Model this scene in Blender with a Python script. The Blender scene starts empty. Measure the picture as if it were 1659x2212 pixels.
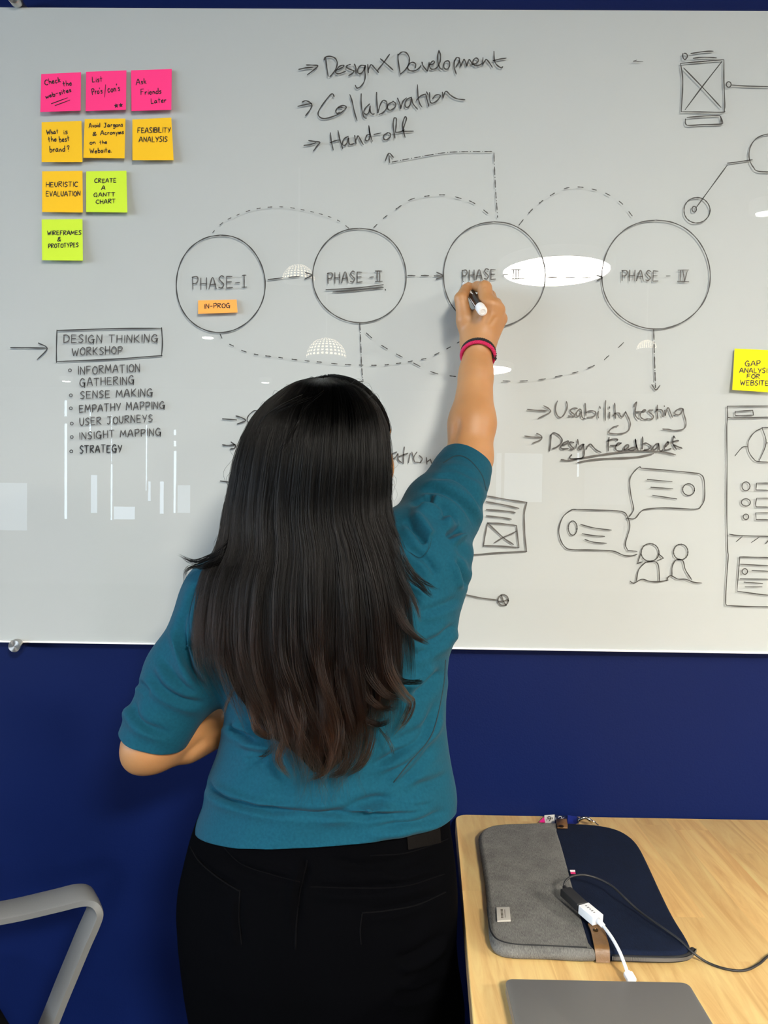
import bpy, bmesh, math, random
import numpy as np
from mathutils import Vector, Matrix
from mathutils.bvhtree import BVHTree

# ------------------------------------------------------------------ camera
FPX = 1660.0                       # focal length in pixels of the 1659 x 2212 frame
CAM = np.array([0.0, -1.437, 1.36])
_p, _r, _w = math.radians(1.5933), math.radians(0.7189), math.radians(-0.7041)
_F = np.array([math.sin(_w) * math.cos(_p), math.cos(_w) * math.cos(_p), -math.sin(_p)])
_R = np.array([math.cos(_w), -math.sin(_w), 0.0])
_U = np.cross(_R, _F)
_R, _U = math.cos(_r) * _R + math.sin(_r) * _U, -math.sin(_r) * _R + math.cos(_r) * _U
scene = bpy.context.scene
cd = bpy.data.cameras.new('camera'); cam = bpy.data.objects.new('camera', cd)
scene.collection.objects.link(cam); scene.camera = cam
cd.sensor_fit = 'HORIZONTAL'; cd.sensor_width = 36.0; cd.lens = 36.0 * FPX / 1659.0
cd.clip_start = 0.02; cd.clip_end = 60
M = Matrix.Identity(4)
for i in range(3):
    M[i][0] = _R[i]; M[i][1] = _U[i]; M[i][2] = -_F[i]; M[i][3] = CAM[i]
cam.matrix_world = M

def ray(px, py):
    return _F + _R * (px - 829.5) / FPX - _U * (py - 1106.0) / FPX
def at_y(px, py, y):               # a photograph pixel carried out to the vertical plane y
    d = ray(px, py); return CAM + d * ((y - CAM[1]) / d[1])
def at_z(px, py, z):               # ... or to the level z
    d = ray(px, py); return CAM + d * ((z - CAM[2]) / d[2])
def to_px(P):
    d = np.asarray(P) - CAM; z = d @ _F
    return np.stack([829.5 + FPX * (d @ _R) / z, 1106.0 - FPX * (d @ _U) / z], -1)
def mirror_z(px, py, z):           # where the room stands whose mirror image in the board shows at a pixel
    d = ray(px, py); t = (0 - CAM[1]) / d[1]; p = CAM + d * t; d = d * np.array([1, -1, 1])
    return p + d * ((z - p[2]) / d[2])
def mirror_y(px, py, y):
    d = ray(px, py); t = (0 - CAM[1]) / d[1]; p = CAM + d * t; d = d * np.array([1, -1, 1])
    return p + d * ((y - p[1]) / d[1])

# ------------------------------------------------------------------ world, exposure
wd = bpy.data.worlds.new('world'); scene.world = wd; wd.use_nodes = True
wd.node_tree.nodes['Background'].inputs[0].default_value = (0.75, 0.86, 1.0, 1)
wd.node_tree.nodes['Background'].inputs[1].default_value = 1.0
vs = scene.view_settings
vs.view_transform = 'Standard'; vs.look = 'None'; vs.gamma = 1.0; vs.use_curve_mapping = False
vs.exposure = 0.10
scene.cycles.use_denoising = True
scene.cycles.max_bounces = 8; scene.cycles.diffuse_bounces = 4; scene.cycles.glossy_bounces = 4
scene.cycles.transparent_max_bounces = 16; scene.cycles.sample_clamp_indirect = 4.0
LAMP = 270.0        # radiance of the round ceiling lamps
LAMP_COL = (1.0, 0.93, 0.82)
SKY = 15.0
SKY_COL = (0.72, 0.86, 1.0)

# ------------------------------------------------------------------ helpers
def srgb(r, g, b):
    def f(c):
        c /= 255.0
        return c / 12.92 if c <= 0.04045 else ((c + 0.055) / 1.055) ** 2.4
    return (f(r), f(g), f(b), 1.0)

MATS = {}
def mat(name, col, rough=0.5, metal=0.0, spec=0.5, sheen=0.0, bump=0.0, bscale=200.0, var=0.0, vscale=20.0,
        emit=None, coat=0.0, stretch=None):
    if name in MATS: return MATS[name]
    m = bpy.data.materials.new(name); m.use_nodes = True; nt = m.node_tree; b = nt.nodes['Principled BSDF']
    c = col if len(col) == 4 else (*col, 1)
    b.inputs['Base Color'].default_value = c
    b.inputs['Roughness'].default_value = rough; b.inputs['Metallic'].default_value = metal
    b.inputs['Specular IOR Level'].default_value = spec
    if sheen: b.inputs['Sheen Weight'].default_value = sheen; b.inputs['Sheen Roughness'].default_value = 0.4
    if coat: b.inputs['Coat Weight'].default_value = coat; b.inputs['Coat Roughness'].default_value = 0.1
    if emit:
        b.inputs['Emission Color'].default_value = (*emit[0], 1); b.inputs['Emission Strength'].default_value = emit[1]
    if bump or var:
        tc = nt.nodes.new('ShaderNodeTexCoord'); src = tc.outputs['Object']
        if stretch:
            mp = nt.nodes.new('ShaderNodeMapping'); mp.inputs['Scale'].default_value = stretch
            nt.links.new(src, mp.inputs['Vector']); src = mp.outputs['Vector']
    if bump:
        n = nt.nodes.new('ShaderNodeTexNoise'); n.inputs['Scale'].default_value = bscale; n.inputs['Detail'].default_value = 4
        nt.links.new(src, n.inputs['Vector'])
        bp = nt.nodes.new('ShaderNodeBump'); bp.inputs['Strength'].default_value = bump; bp.inputs['Distance'].default_value = 0.002
        nt.links.new(n.outputs['Fac'], bp.inputs['Height']); nt.links.new(bp.outputs['Normal'], b.inputs['Normal'])
    if var:
        n = nt.nodes.new('ShaderNodeTexNoise'); n.inputs['Scale'].default_value = vscale; n.inputs['Detail'].default_value = 5
        nt.links.new(src, n.inputs['Vector'])
        r = nt.nodes.new('ShaderNodeMix'); r.data_type = 'RGBA'
        r.inputs[6].default_value = (*[x * (1 - var) for x in c[:3]], 1); r.inputs[7].default_value = (*[min(1, x * (1 + var)) for x in c[:3]], 1)
        nt.links.new(n.outputs['Fac'], r.inputs[0]); nt.links.new(r.outputs[2], b.inputs['Base Color'])
    MATS[name] = m; return m

def link(name, me, material=None, parent=None, smooth=False, **props):
    o = bpy.data.objects.new(name, me); scene.collection.objects.link(o)
    if material:
        for k in (material if isinstance(material, (list, tuple)) else [material]): me.materials.append(k)
    if parent: o.parent = parent
    if smooth: me.polygons.foreach_set('use_smooth', [True] * len(me.polygons))
    for k, v in props.items(): o[k] = v
    return o
def empty(name, loc, label, cat, group=None):
    o = bpy.data.objects.new(name, None); scene.collection.objects.link(o); o.location = loc
    o.empty_display_size = 0.05; o['label'] = label; o['category'] = cat
    if group: o['group'] = group
    bpy.context.view_layer.update(); return o
def raw(name, V, Fc, material=None, parent=None, smooth=False, **props):
    """V in world space; a parent Empty that only has a location is accounted for"""
    V = np.asarray(V, float).reshape(-1, 3)
    q = parent
    while q is not None: V = V - np.array(q.location); q = q.parent
    me = bpy.data.meshes.new(name); me.from_pydata(V.tolist(), [], [list(map(int, f)) for f in Fc]); me.update()
    return link(name, me, material, parent, smooth, **props)

class MB:
    """collects pieces of one part"""
    def __init__(s): s.V = []; s.F = []; s.n = 0
    def add(s, V, F):
        V = np.asarray(V, float).reshape(-1, 3); s.V.append(V); s.F += [[int(i) + s.n for i in f] for f in F]; s.n += len(V); return s
    def box(s, a, b, bev=0.0):
        a, b = np.minimum(a, b), np.maximum(a, b)
        bm = bmesh.new(); bmesh.ops.create_cube(bm, size=1)
        for v in bm.verts: v.co = Vector([(a[i] + b[i]) / 2 + v.co[i] * (b[i] - a[i]) for i in range(3)])
        if bev: bmesh.ops.bevel(bm, geom=bm.edges[:], offset=bev, segments=3, profile=0.6, affect='EDGES')
        return s.bm(bm)
    def bm(s, bm, mtx=None):
        bm.verts.ensure_lookup_table(); bm.verts.index_update()
        V = np.array([v.co[:] for v in bm.verts])
        if mtx is not None: V = V @ np.array(mtx)[:3, :3].T + np.array(mtx)[:3, 3]
        F = [[v.index for v in f.verts] for f in bm.faces]; bm.free(); return s.add(V, F)
    def obox(s, p, ax, size, bev=0.0):
        """oriented box, centre p, ax = 3 unit axes, size = full lengths"""
        bm = bmesh.new(); bmesh.ops.create_cube(bm, size=1)
        for v in bm.verts: v.co = Vector([v.co[i] * size[i] for i in range(3)])
        if bev: bmesh.ops.bevel(bm, geom=bm.edges[:], offset=bev, segments=3, profile=0.6, affect='EDGES')
        m = np.eye(4); m[:3, :3] = np.array(ax).T; m[:3, 3] = p; return s.bm(bm, m)
    def tube(s, pts, r, n=8, cap=True):
        P = np.asarray(pts, float); r = np.full(len(P), r) if np.isscalar(r) else np.asarray(r, float)
        T = np.gradient(P, axis=0); T /= np.linalg.norm(T, axis=1)[:, None] + 1e-12
        up = np.array([0, 0, 1.0]) if abs(T[0][2]) < 0.9 else np.array([1.0, 0, 0]); A = []
        for t in T:
            up = up - t * (up @ t); up /= np.linalg.norm(up); A.append(up.copy())
        A = np.array(A); B = np.cross(T, A); th = np.arange(n) * 2 * math.pi / n
        V = P[:, None] + r[:, None, None] * (np.cos(th)[None, :, None] * A[:, None] + np.sin(th)[None, :, None] * B[:, None])
        F = [[i * n + j, i * n + (j + 1) % n, (i + 1) * n + (j + 1) % n, (i + 1) * n + j] for i in range(len(P) - 1) for j in range(n)]
        if cap: F += [list(range(n))[::-1], [(len(P) - 1) * n + j for j in range(n)]]
        return s.add(V, F)
    def lathe(s, prof, c=(0, 0, 0), ax=None, n=32):
        """prof = (radius, height) pairs around axis ax through c"""
        ax = np.eye(3) if ax is None else np.array(ax); V = []; th = np.arange(n) * 2 * math.pi / n
        for r, h in prof:
            V.append(np.array(c) + r * (np.cos(th)[:, None] * ax[0] + np.sin(th)[:, None] * ax[1]) + h * ax[2])
        k = len(prof); F = [[i * n + j, i * n + (j + 1) % n, (i + 1) * n + (j + 1) % n, (i + 1) * n + j] for i in range(k - 1) for j in range(n)]
        F += [list(range(n))[::-1], [(k - 1) * n + j for j in range(n)]]
        return s.add(np.concatenate(V), F)
    def build(s, name, material, parent=None, smooth=False, **props):
        o = raw(name, np.concatenate(s.V), s.F, material, parent, smooth, **props)
        if smooth == 'auto':
            me = o.data; me.polygons.foreach_set('use_smooth', [True] * len(me.polygons)); me.set_sharp_from_angle(angle=math.radians(35))
        return o

def spline(P, k=6, closed=False):
    P = np.asarray(P, float)
    if len(P) < 3 and not closed:
        return P[0] + (P[1] - P[0]) * np.linspace(0, 1, 3)[:, None] if len(P) == 2 else P
    Q = np.concatenate([P[-1:], P, P[:2]]) if closed else np.concatenate([[2 * P[0] - P[1]], P, [2 * P[-1] - P[-2]]])
    out = []; t = np.linspace(0, 1, k, endpoint=False)[:, None]
    for i in range(len(Q) - 3):
        a, b, c, d = Q[i:i + 4]
        out.append(0.5 * (2 * b + (c - a) * t + (2 * a - 5 * b + 4 * c - d) * t ** 2 + (3 * b - a - 3 * c + d) * t ** 3))
    if not closed: out.append(P[-1:])
    return np.concatenate(out)
# ------------------------------------------------------------------ the room
YW, YB, XL, XR, ZC = 0.030, -9.3, -6.3, 6.0, 2.75
blue = mat('wall_navy_paint', (.0012, .0078, .064), 0.55, spec=0.12, bump=0.15, bscale=350, var=0.06, vscale=3)
pale = mat('wall_pale_paint', (0.30, 0.30, 0.30), 0.8, bump=0.1, bscale=200)
ceil_m = mat('ceiling_paint', (0.15, 0.15, 0.155), 0.85, bump=0.1, bscale=60)
carpet = mat('carpet_grey', (0.03, 0.031, 0.035), 0.95, bump=0.6, bscale=900, var=0.3, vscale=300)
frame_m = mat('window_frame_grey', (0.18, 0.18, 0.19), 0.4)
MB().box((XL, YW, 0), (XR, YW + 0.12, ZC)).build('wall_front', blue, kind='structure')
MB().box((XL, YB - 0.12, 0), (XR, YB, ZC)).build('wall_back', pale, kind='structure')
MB().box((XL - 0.12, YB, 0), (XL, YW, ZC)).build('wall_left', pale, kind='structure')
MB().box((XR, YB, 0), (XR + 0.12, YW, ZC)).build('wall_right', pale, kind='structure')
MB().box((XL, YB, -0.1), (XR, YW, 0)).build('floor', carpet, kind='structure')
MB().box((XL, YB, ZC), (XR, YW, ZC + 0.1)).build('ceiling', ceil_m, kind='structure')
MB().box((XL, YW - 0.014, 0), (XR, YW, 0.09), 0.003).build('baseboard_front', mat('baseboard_grey', (0.2, 0.2, 0.22), 0.5), kind='structure')

def window(n, a, b, axis, strength, mull=0):
    """a daylit window in the back ('y') or left ('x') wall; a, b opposite corners (u, z)"""
    (u0, z0), (u1, z1) = a, b; u0, u1 = min(u0, u1), max(u0, u1); z0, z1 = min(z0, z1), max(z0, z1); z1 = min(z1, ZC - 0.08)
    P = (lambda u, d, z: (u, YB + d, z)) if axis == 'y' else (lambda u, d, z: (XL + d, u, z))
    em = mat('daylight_pane_%g' % strength, (0.1, 0.12, 0.14), 0.1, emit=(SKY_COL, strength))
    w = MB().box(P(u0, 0.001, z0), P(u1, 0.008, z1)).build('window_%d' % n, em, kind='structure')
    t = 0.012 if u1 - u0 < 0.5 else 0.03; f = MB()
    for q in ((u0 - t, z0 - t, u1 + t, z0), (u0 - t, z1, u1 + t, z1 + t), (u0 - t, z0, u0, z1), (u1, z0, u1 + t, z1)):
        f.box(P(q[0], 0.001, q[1]), P(q[2], 0.035, q[3]))
    for k in range(mull):
        u = u0 + (u1 - u0) * (k + 1) / (mull + 1); f.box(P(u - 0.02, 0.001, z0), P(u + 0.02, 0.03, z1))
    f.build('window_frame', frame_m, w)
wins = [((140, 865), (147, 900), 14), ((140, 915), (147, 1121), 14), ((194, 884), (198, 899), 14), ((194, 916), (198, 938), 14),
        ((197, 1026), (212, 1108), 7), ((241, 896), (243.5, 1000), 14), ((240, 1003), (244.5, 1123), 14), ((246, 1094), (293, 1122), 7.5),
        ((316, 918), (319, 1060), 14), ((320, 1040), (327, 1082), 8), ((346, 1040), (355, 1110), 9),
        ((376, 928), (382, 940), 14), ((376, 952), (382, 965), 14), ((376, 974), (382, 1108), 14), ((383, 1048), (412, 1108), 4),
        ((-60, 1042), (61, 1146), 3.2), ((1088, 979), (1170, 1085), 2.2), ((1072, 979), (1086, 1085), 2.0), ((1246, 978), (1250, 1030), 8), ((1262, 1010), (1352, 1090), .6),
        ((1452, 935), (1530, 940), 1)]
n = 0
for (a, b, s) in wins[:-1]:
    A = mirror_y(*a, YB); B = mirror_y(*b, YB); n += 1
    window(n, (A[0], A[2]), (B[0], B[2]), 'y', s)
window(n + 1, (-3.4, 0.75), (-0.35, 2.55), 'x', SKY, 2)
window(n + 2, (-7.4, 0.75), (-4.0, 2.55), 'x', SKY, 2)

# lamps hung where the board mirrors them; right-wall pair unseen, set for side light
lamp_m = mat('lamp_diffuser', (0.8, 0.8, 0.8), 0.5, emit=(LAMP_COL, LAMP))
small_m = mat('downlight_diffuser', (0.8, 0.8, 0.8), 0.5, emit=(LAMP_COL, 40))
rim_m = mat('lamp_rim_white', (0.7, 0.7, 0.7), 0.4)
def ceiling_lamp(x, y, r, label, m, group, z=ZC):
    t = empty('ceiling_lamp', (x, y, z), label, 'ceiling light', group)
    MB().lathe([(r + 0.03, 0), (r + 0.03, -0.05), (r + 0.005, -0.06), (r + 0.005, -0.045)], (x, y, z)).build('rim', rim_m, t, smooth='auto')
    MB().lathe([(r, -0.046), (r, -0.058), (r * 0.98, -0.062)], (x, y, z)).build('diffuser', m, t)
A = mirror_z(1201, 588, ZC - 0.06); B = mirror_z(1041, 800, ZC - 0.06)
big = [(A[0], A[1], 'large round ceiling lamp nearest the glass board'), (B[0], B[1], 'large round ceiling lamp in the second row back'),
       (A[0] + 2.9, A[1] + 1.1, 'large round ceiling lamp in the front row by the right wall'), (B[0] + 3.4, B[1], 'large round ceiling lamp in the second row by the right wall')]
for x, y, l in big: ceiling_lamp(x, y, 0.315, l, lamp_m, 'large round ceiling lamps')
for px, py, r, lab in ((449, 730, 0.05, 'small round downlight in the ceiling, middle one of the left group'), (143, 824, 0.05, 'small round downlight in the ceiling closest to the left window wall'), (573, 827, 0.05, 'small round downlight in the ceiling near the back windows'), (1177, 857, 0.05, 'small round downlight in the ceiling beyond the second large lamp'), (1650, 462, 0.035, 'smallest round downlight in the ceiling beside the front large lamp')):
    p = mirror_z(px, py, ZC - 0.06)
    if p[1] > YB + 0.2: ceiling_lamp(p[0], p[1], r, lab, small_m, 'small ceiling downlights')
glow = mat('pendant_glow', (0.8, 0.7, 0.5), 0.5, emit=((1, 0.82, 0.6), 14)); shell_m = mat('pendant_shell', (0.75, 0.75, 0.72), 0.5)
for px, py, rr, lab in ((705, 752, 0.13, 'dome pendant lamp with lit slots hanging over the room, nearer the centre'), (645, 590, 0.07, 'narrow dome pendant lamp with lit slots, the higher one'),
                        (1397, 745, 0.06, 'dome pendant lamp with lit slots towards the right wall')):
    p = mirror_z(px, py, ZC - 0.45); t = empty('pendant_lamp', tuple(p), lab, 'pendant lamp', 'slotted pendant lamps')
    mb = MB(); gl = MB(); N = 28
    for i in range(9):
        for j in range(N):
            a0, a1 = math.pi / 2 * i / 9, math.pi / 2 * (i + 1) / 9; b0, b1 = 2 * math.pi * j / N, 2 * math.pi * (j + 1) / N
            def sp(a, b, r=rr): return p + np.array([r * math.cos(a) * math.cos(b), r * math.cos(a) * math.sin(b), r * math.sin(a) - rr / 2])
            mb.add([sp(a0, b0), sp(a0, b1), sp(a1, b1), sp(a1, b0)], [[0, 1, 2, 3]])
            u = 0.22; c0, c1, d0, d1 = a0 + (a1 - a0) * u, a1 - (a1 - a0) * u, b0 + (b1 - b0) * u, b1 - (b1 - b0) * u
            if i < 8: gl.add([sp(c0, d0, rr * 1.012), sp(c0, d1, rr * 1.012), sp(c1, d1, rr * 1.012), sp(c1, d0, rr * 1.012)], [[0, 1, 2, 3]])
    mb.build('lamp_shade', shell_m, t); gl.build('lit_slots', glow, t, kind='stuff')
    MB().tube([p + [0, 0, rr / 2], (p[0], p[1], ZC)], 0.004).build('cord', rim_m, t)
# ------------------------------------------------------------------ glass board on steel standoffs
g = bpy.data.materials.new('board_glass'); g.use_nodes = True; nt = g.node_tree
for nd in list(nt.nodes):
    if nd.type != 'OUTPUT_MATERIAL': nt.nodes.remove(nd)
out = nt.nodes['Material Output']
tr = nt.nodes.new('ShaderNodeBsdfTransparent'); tr.inputs[0].default_value = (0.985, 0.995, 0.99, 1)
gl = nt.nodes.new('ShaderNodeBsdfGlossy'); gl.inputs['Roughness'].default_value = 0.0
fr = nt.nodes.new('ShaderNodeFresnel'); fr.inputs['IOR'].default_value = 1.5
mx = nt.nodes.new('ShaderNodeMixShader')
geo = nt.nodes.new('ShaderNodeNewGeometry'); inv = nt.nodes.new('ShaderNodeMath'); inv.operation = 'SUBTRACT'; inv.inputs[0].default_value = 1; nt.links.new(geo.outputs['Backfacing'], inv.inputs[1])
mu = nt.nodes.new('ShaderNodeMath'); mu.operation = 'MULTIPLY'; nt.links.new(fr.outputs[0], mu.inputs[0]); nt.links.new(inv.outputs[0], mu.inputs[1])   # light leaving the pane is not mirrored back in
nt.links.new(mu.outputs[0], mx.inputs[0]); nt.links.new(tr.outputs[0], mx.inputs[1]); nt.links.new(gl.outputs[0], mx.inputs[2])
nt.links.new(mx.outputs[0], out.inputs['Surface'])
white = mat('board_white_backing', (0.495, 0.505, 0.51), 0.7, spec=0.2, var=0.012, vscale=9)
steel = mat('brushed_steel', (0.52, 0.50, 0.47), 0.28, metal=1.0, bump=0.2, bscale=500)
BX0, BX1 = -0.78, 1.62
BZ1 = at_y(830, 16, 0)[2]; BZ0 = at_y(830, 1399.5, 0)[2]
board = empty('glass_board', ((BX0 + BX1) / 2, 0.006, BZ0), 'wide white glass writing board covered in black marker notes and diagrams', 'whiteboard')
MB().box((BX0, 0, BZ0), (BX1, 0.005, BZ1)).build('glass_pane', g, board)
MB().box((BX0, 0.0053, BZ0), (BX1, 0.0068, BZ1)).build('white_backing', white, board)
MB().box((BX0, -.0004, BZ0 - .0002), (BX1, .0053, BZ0 + .0030)).build('edge_light_strip', mat('edge_light_white', (.95, .96, .96), .3), board)  # light caught in the bottom glass edge, painted as a white strip
BY = (np.array([1, 0, 0]), np.array([0, 0, 1]), np.array([0, -1, 0]))
def standoff(x, z, lab):
    t = empty('standoff', (x, 0, z), lab, 'standoff', 'steel standoffs holding the glass board')
    MB().lathe([(0.0085, -YW), (0.0085, -0.0002)], (x, 0, z), BY, 32).build('spacer', steel, t, smooth='auto')
    cap = MB().lathe([(0.0118, 0.0002), (0.0118, 0.012), (0.011, 0.0132), (0.006, 0.0134), (0.0, 0.0131)], (x, 0, z), BY, 48).build('cap', MATS['turned_steel'], t, smooth='auto')
ts = bpy.data.materials.new('turned_steel'); ts.use_nodes = True; MATS['turned_steel'] = ts; nt = ts.node_tree; b = nt.nodes['Principled BSDF']
b.inputs['Base Color'].default_value = (0.62, 0.59, 0.55, 1); b.inputs['Metallic'].default_value = 1; b.inputs['Roughness'].default_value = 0.28
b.inputs['Anisotropic'].default_value = 0.85
tg = nt.nodes.new('ShaderNodeTangent'); tg.direction_type = 'RADIAL'; tg.axis = 'Y'; nt.links.new(tg.outputs[0], b.inputs['Tangent'])
s1 = at_y(37, 2.5, 0); s2 = at_y(38, 1393, 0)
standoff(s1[0], s1[2], 'round steel standoff cap on the top edge of the glass board')
standoff(s2[0], s2[2], 'round steel standoff cap at the bottom edge of the glass board')

# ---- handwriting: ribbons of ink on the glass
ink = mat('marker_ink', (0.030, 0.028, 0.026), 0.55)
ink_faint = mat('marker_ink_faint', (0.075, 0.07, 0.064), 0.6)
ink_note = mat('note_pen_ink', (0.012, 0.008, 0.008), 0.6)
rng = random.Random(7)
def ribbon(mb, P2, w, surf, smooth=True, taper=True):
    """P2: pixel polyline on the photograph, w: width in pixels, surf: pixel -> world point"""
    P = spline(P2, 5) if smooth and len(P2) > 2 else np.asarray(spline(P2, 5), float)
    if len(P) < 2: return
    T = np.gradient(P, axis=0); T /= np.linalg.norm(T, axis=1)[:, None] + 1e-9; N = np.stack([-T[:, 1], T[:, 0]], -1)
    k = len(P); ww = np.full(k, w / 2.0) * (1 + 0.18 * np.sin(np.arange(k) * 0.9 + rng.random() * 6))
    if taper: ww[0] *= 0.75; ww[-1] *= 0.6
    A = P + N * ww[:, None]; B = P - N * ww[:, None]
    V = [surf(*p) for p in np.concatenate([A, B])]
    mb.add(V, [[i, i + 1, k + i + 1, k + i] for i in range(k - 1)])
    for q in (0, k - 1):                    # rounded stroke ends
        c = P[q]; n8 = 8; r = ww[q]
        mb.add([surf(c[0] + r * math.cos(a), c[1] + r * math.sin(a)) for a in np.arange(n8) * 2 * math.pi / n8], [list(range(n8))])
glass_surf = lambda x, y: at_y(x, y, -0.00035)
def parse(s): return [[tuple(map(float, p.split(','))) for p in st.split()] for st in s.split(';') if st.strip()]
def trace(name, s, ox=0, oy=0, sc=1, w=2.6, m=None, label=None, smooth=True, far=None):
    mb = MB()
    for st in parse(s):
        P = [(ox + ((far[1] if far and x == far[0] else x)) / sc, oy + y / sc) for x, y in st]
        ribbon(mb, P, w, glass_surf, smooth)
    o = mb.build(name, m or ink, board)
    return o
def ell(cx, cy, rx, ry, a0=0, a1=375, wob=0.012):
    ph = rng.random() * 6
    return ' '.join('%.2f,%.2f' % (cx + rx * (1 + wob * math.sin(3 * math.radians(a) + ph)) * math.cos(math.radians(a)), cy + ry * (1 + wob * math.cos(2 * math.radians(a) + ph)) * math.sin(math.radians(a))) for a in range(a0, a1 + 1, 15))
FONT = {
 'A': '0,0 .36,1 .68,0;.1,.36 .62,.42', 'B': '.05,0 .05,1;~.05,1 .45,.95 .5,.7 .1,.52;~.1,.52 .55,.45 .52,.1 .05,0', 'C': '~.6,.88 .35,1 .08,.7 .05,.3 .3,.02 .62,.1',
 'D': '.05,0 .05,.95;~0,.97 .4,.95 .62,.6 .5,.2 .05,.0', 'E': '.05,1 .05,0;.05,1 .55,.97;.05,.52 .48,.52;.05,0 .58,.03', 'F': '.05,1 .05,0;.02,1 .55,1;.05,.52 .45,.54',
 'G': '~.6,.85 .35,1 .08,.65 .08,.25 .35,0 .6,.15 .62,.45;.38,.45 .72,.45;.64,.45 .62,-.15', 'H': '.05,1 .05,0;.58,1 .58,0;.05,.5 .58,.53', 'I': '.1,1 .1,0',
 'J': '~.4,1 .4,.25 .25,0 .05,.12;.1,1 .62,1', 'K': '.05,1 .05,0;.55,1 .08,.48;.1,.5 .58,0', 'L': '.05,1 .05,0;.05,0 .5,.03', 'M': '.0,0 .1,1;.1,1 .38,.3;.38,.3 .66,1;.66,1 .74,0',
 'N': '.03,0 .05,1;.05,1 .55,.02;.55,.02 .58,1', 'O': '~.32,1 .06,.7 .08,.2 .34,0 .58,.25 .58,.75 .32,1', 'P': '.08,0 .06,1;~.02,.97 .45,1 .56,.75 .4,.5 .08,.45', 'R': '.05,0 .05,1;~.02,.98 .45,1 .52,.75 .1,.5;.12,.5 .6,0',
 'S': '~.52,.9 .28,1 .08,.78 .28,.52 .5,.28 .3,.02 .02,.08', 'T': '.3,1 .3,0;0,1 .62,1', 'U': '~.05,1 .06,.3 .28,0 .5,.25 .54,1', 'V': '.02,1 .28,0;.28,0 .58,1', 'W': '0,1 .18,0;.18,0 .38,.7;.38,.7 .56,0;.56,0 .78,1',
 'Y': '.02,1 .28,.45;.56,1 .22,0', 'X': '0,1 .55,0;.55,1 0,0', '&': '~.45,.0 .15,.5 .15,.85 .35,.9 .35,.65 .05,.3 .1,.02 .4,.15 .5,.4', '-': '.05,.45 .45,.47', '/': '.4,1.1 .1,-.3', '?': '~.05,.8 .2,1 .4,.85 .2,.5 .18,.3;.18,.06 .2,.02',
 '.': '.05,.03 .09,.0', "'": '.08,1 .04,.8', '*': '0,.55 .5,.55;.5,.55 .1,.1;.1,.1 .25,.8;.25,.8 .42,.1;.42,.1 0,.55', '1': '.05,1 .4,1;.22,1 .22,0;0,0 .45,0', '2': '0,1.02 .7,1.0;.2,1 .2,0;.48,1 .48,0;0,0 .75,0',
 '3': '0,1.02 .75,1.02;.18,1 .18,0;.38,1 .38,0;.58,1 .58,0;0,0 1.1,.02', '4': '0,1.05 1.1,1.08;.28,1 .28,0;.5,1 .72,.02;.72,.02 .95,1;0,0 1.15,-.03',
 'a': '~.42,.5 .2,.55 .04,.25 .15,.02 .36,.2 .42,.5;~.42,.5 .42,.15 .55,.02', 'b': '.05,1 .06,.02;~.06,.3 .25,.52 .45,.3 .3,.0 .06,.05', 'c': '~.38,.45 .18,.52 .04,.25 .18,.0 .42,.1', 'd': '~.4,.45 .15,.5 .04,.2 .2,0 .4,.2;.42,1 .44,0',
 'e': '~.06,.27 .36,.32 .3,.52 .1,.45 .04,.2 .2,.0 .42,.1', 'f': '~.4,.95 .25,1 .18,.7 .18,0;.02,.5 .36,.52', 'g': '~.4,.45 .15,.5 .05,.25 .2,.05 .4,.3;~.41,.5 .42,-.2 .2,-.42 .02,-.25', 'h': '.05,1 .06,0;~.07,.3 .25,.5 .38,.35 .42,0',
 'i': '.08,.5 .09,0;.09,.75 .1,.72', 'j': '~.2,.5 .2,-.2 .02,-.3', 'k': '.05,1 .06,0;.36,.55 .08,.25;.15,.3 .42,0', 'l': '.06,1 .08,0', 'm': '~.04,.5 .05,0 .18,.5 .28,0 .42,.5 .52,.2 .55,0', 'n': '.04,.5 .05,0;~.06,.3 .22,.5 .35,.3 .4,0',
 'o': '~.22,.52 .04,.35 .06,.1 .24,0 .4,.2 .38,.42 .22,.52', 'p': '.05,.5 .06,-.4;~.06,.3 .25,.52 .42,.3 .3,.05 .07,.08', 'r': '.04,.5 .06,0;~.07,.25 .2,.5 .36,.45', 's': '~.34,.46 .16,.5 .08,.35 .3,.2 .22,.0 .02,.04', 't': '.18,.95 .2,.0;.0,.58 .42,.62',
 'u': '~.05,.5 .06,.1 .22,0 .36,.2;.38,.5 .4,0', 'v': '.02,.5 .2,0;.2,0 .38,.5', 'w': '.0,.5 .14,0;.14,0 .28,.4;.28,.4 .42,0;.42,0 .55,.5', 'y': '.03,.5 .2,.1;.4,.5 .1,-.4',
}
def glyph_w(ch):
    return 0.35 if ch == ' ' else max(float(p.split(',')[0]) for st in FONT[ch].split(';') for p in st.replace('~', '').split())
def write(mb, s, x0, y0, x1, y1, h, w, surf, slant=0.0, gap=0.2):
    tot = sum(glyph_w(c) + gap for c in s) - gap; L = math.hypot(x1 - x0, y1 - y0); sx = L / tot
    ux, uy = (x1 - x0) / L, (y1 - y0) / L; x = 0
    for c in s:
        if c != ' ':
            jy = rng.uniform(-0.04, 0.04) * h; hs = h * rng.uniform(0.94, 1.05)
            for st in FONT[c].split(';'):
                cur = st.startswith('~'); pts = []
                for p in st.replace('~', '').split():
                    a, b = map(float, p.split(',')); a = (x + a) * sx + slant * b * h; b = b * hs + jy
                    pts.append((x0 + a * ux + b * uy * 1.0, y0 + a * uy - b * ux))
                ribbon(mb, pts, w, surf, cur)
        x += glyph_w(c) + gap
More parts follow.
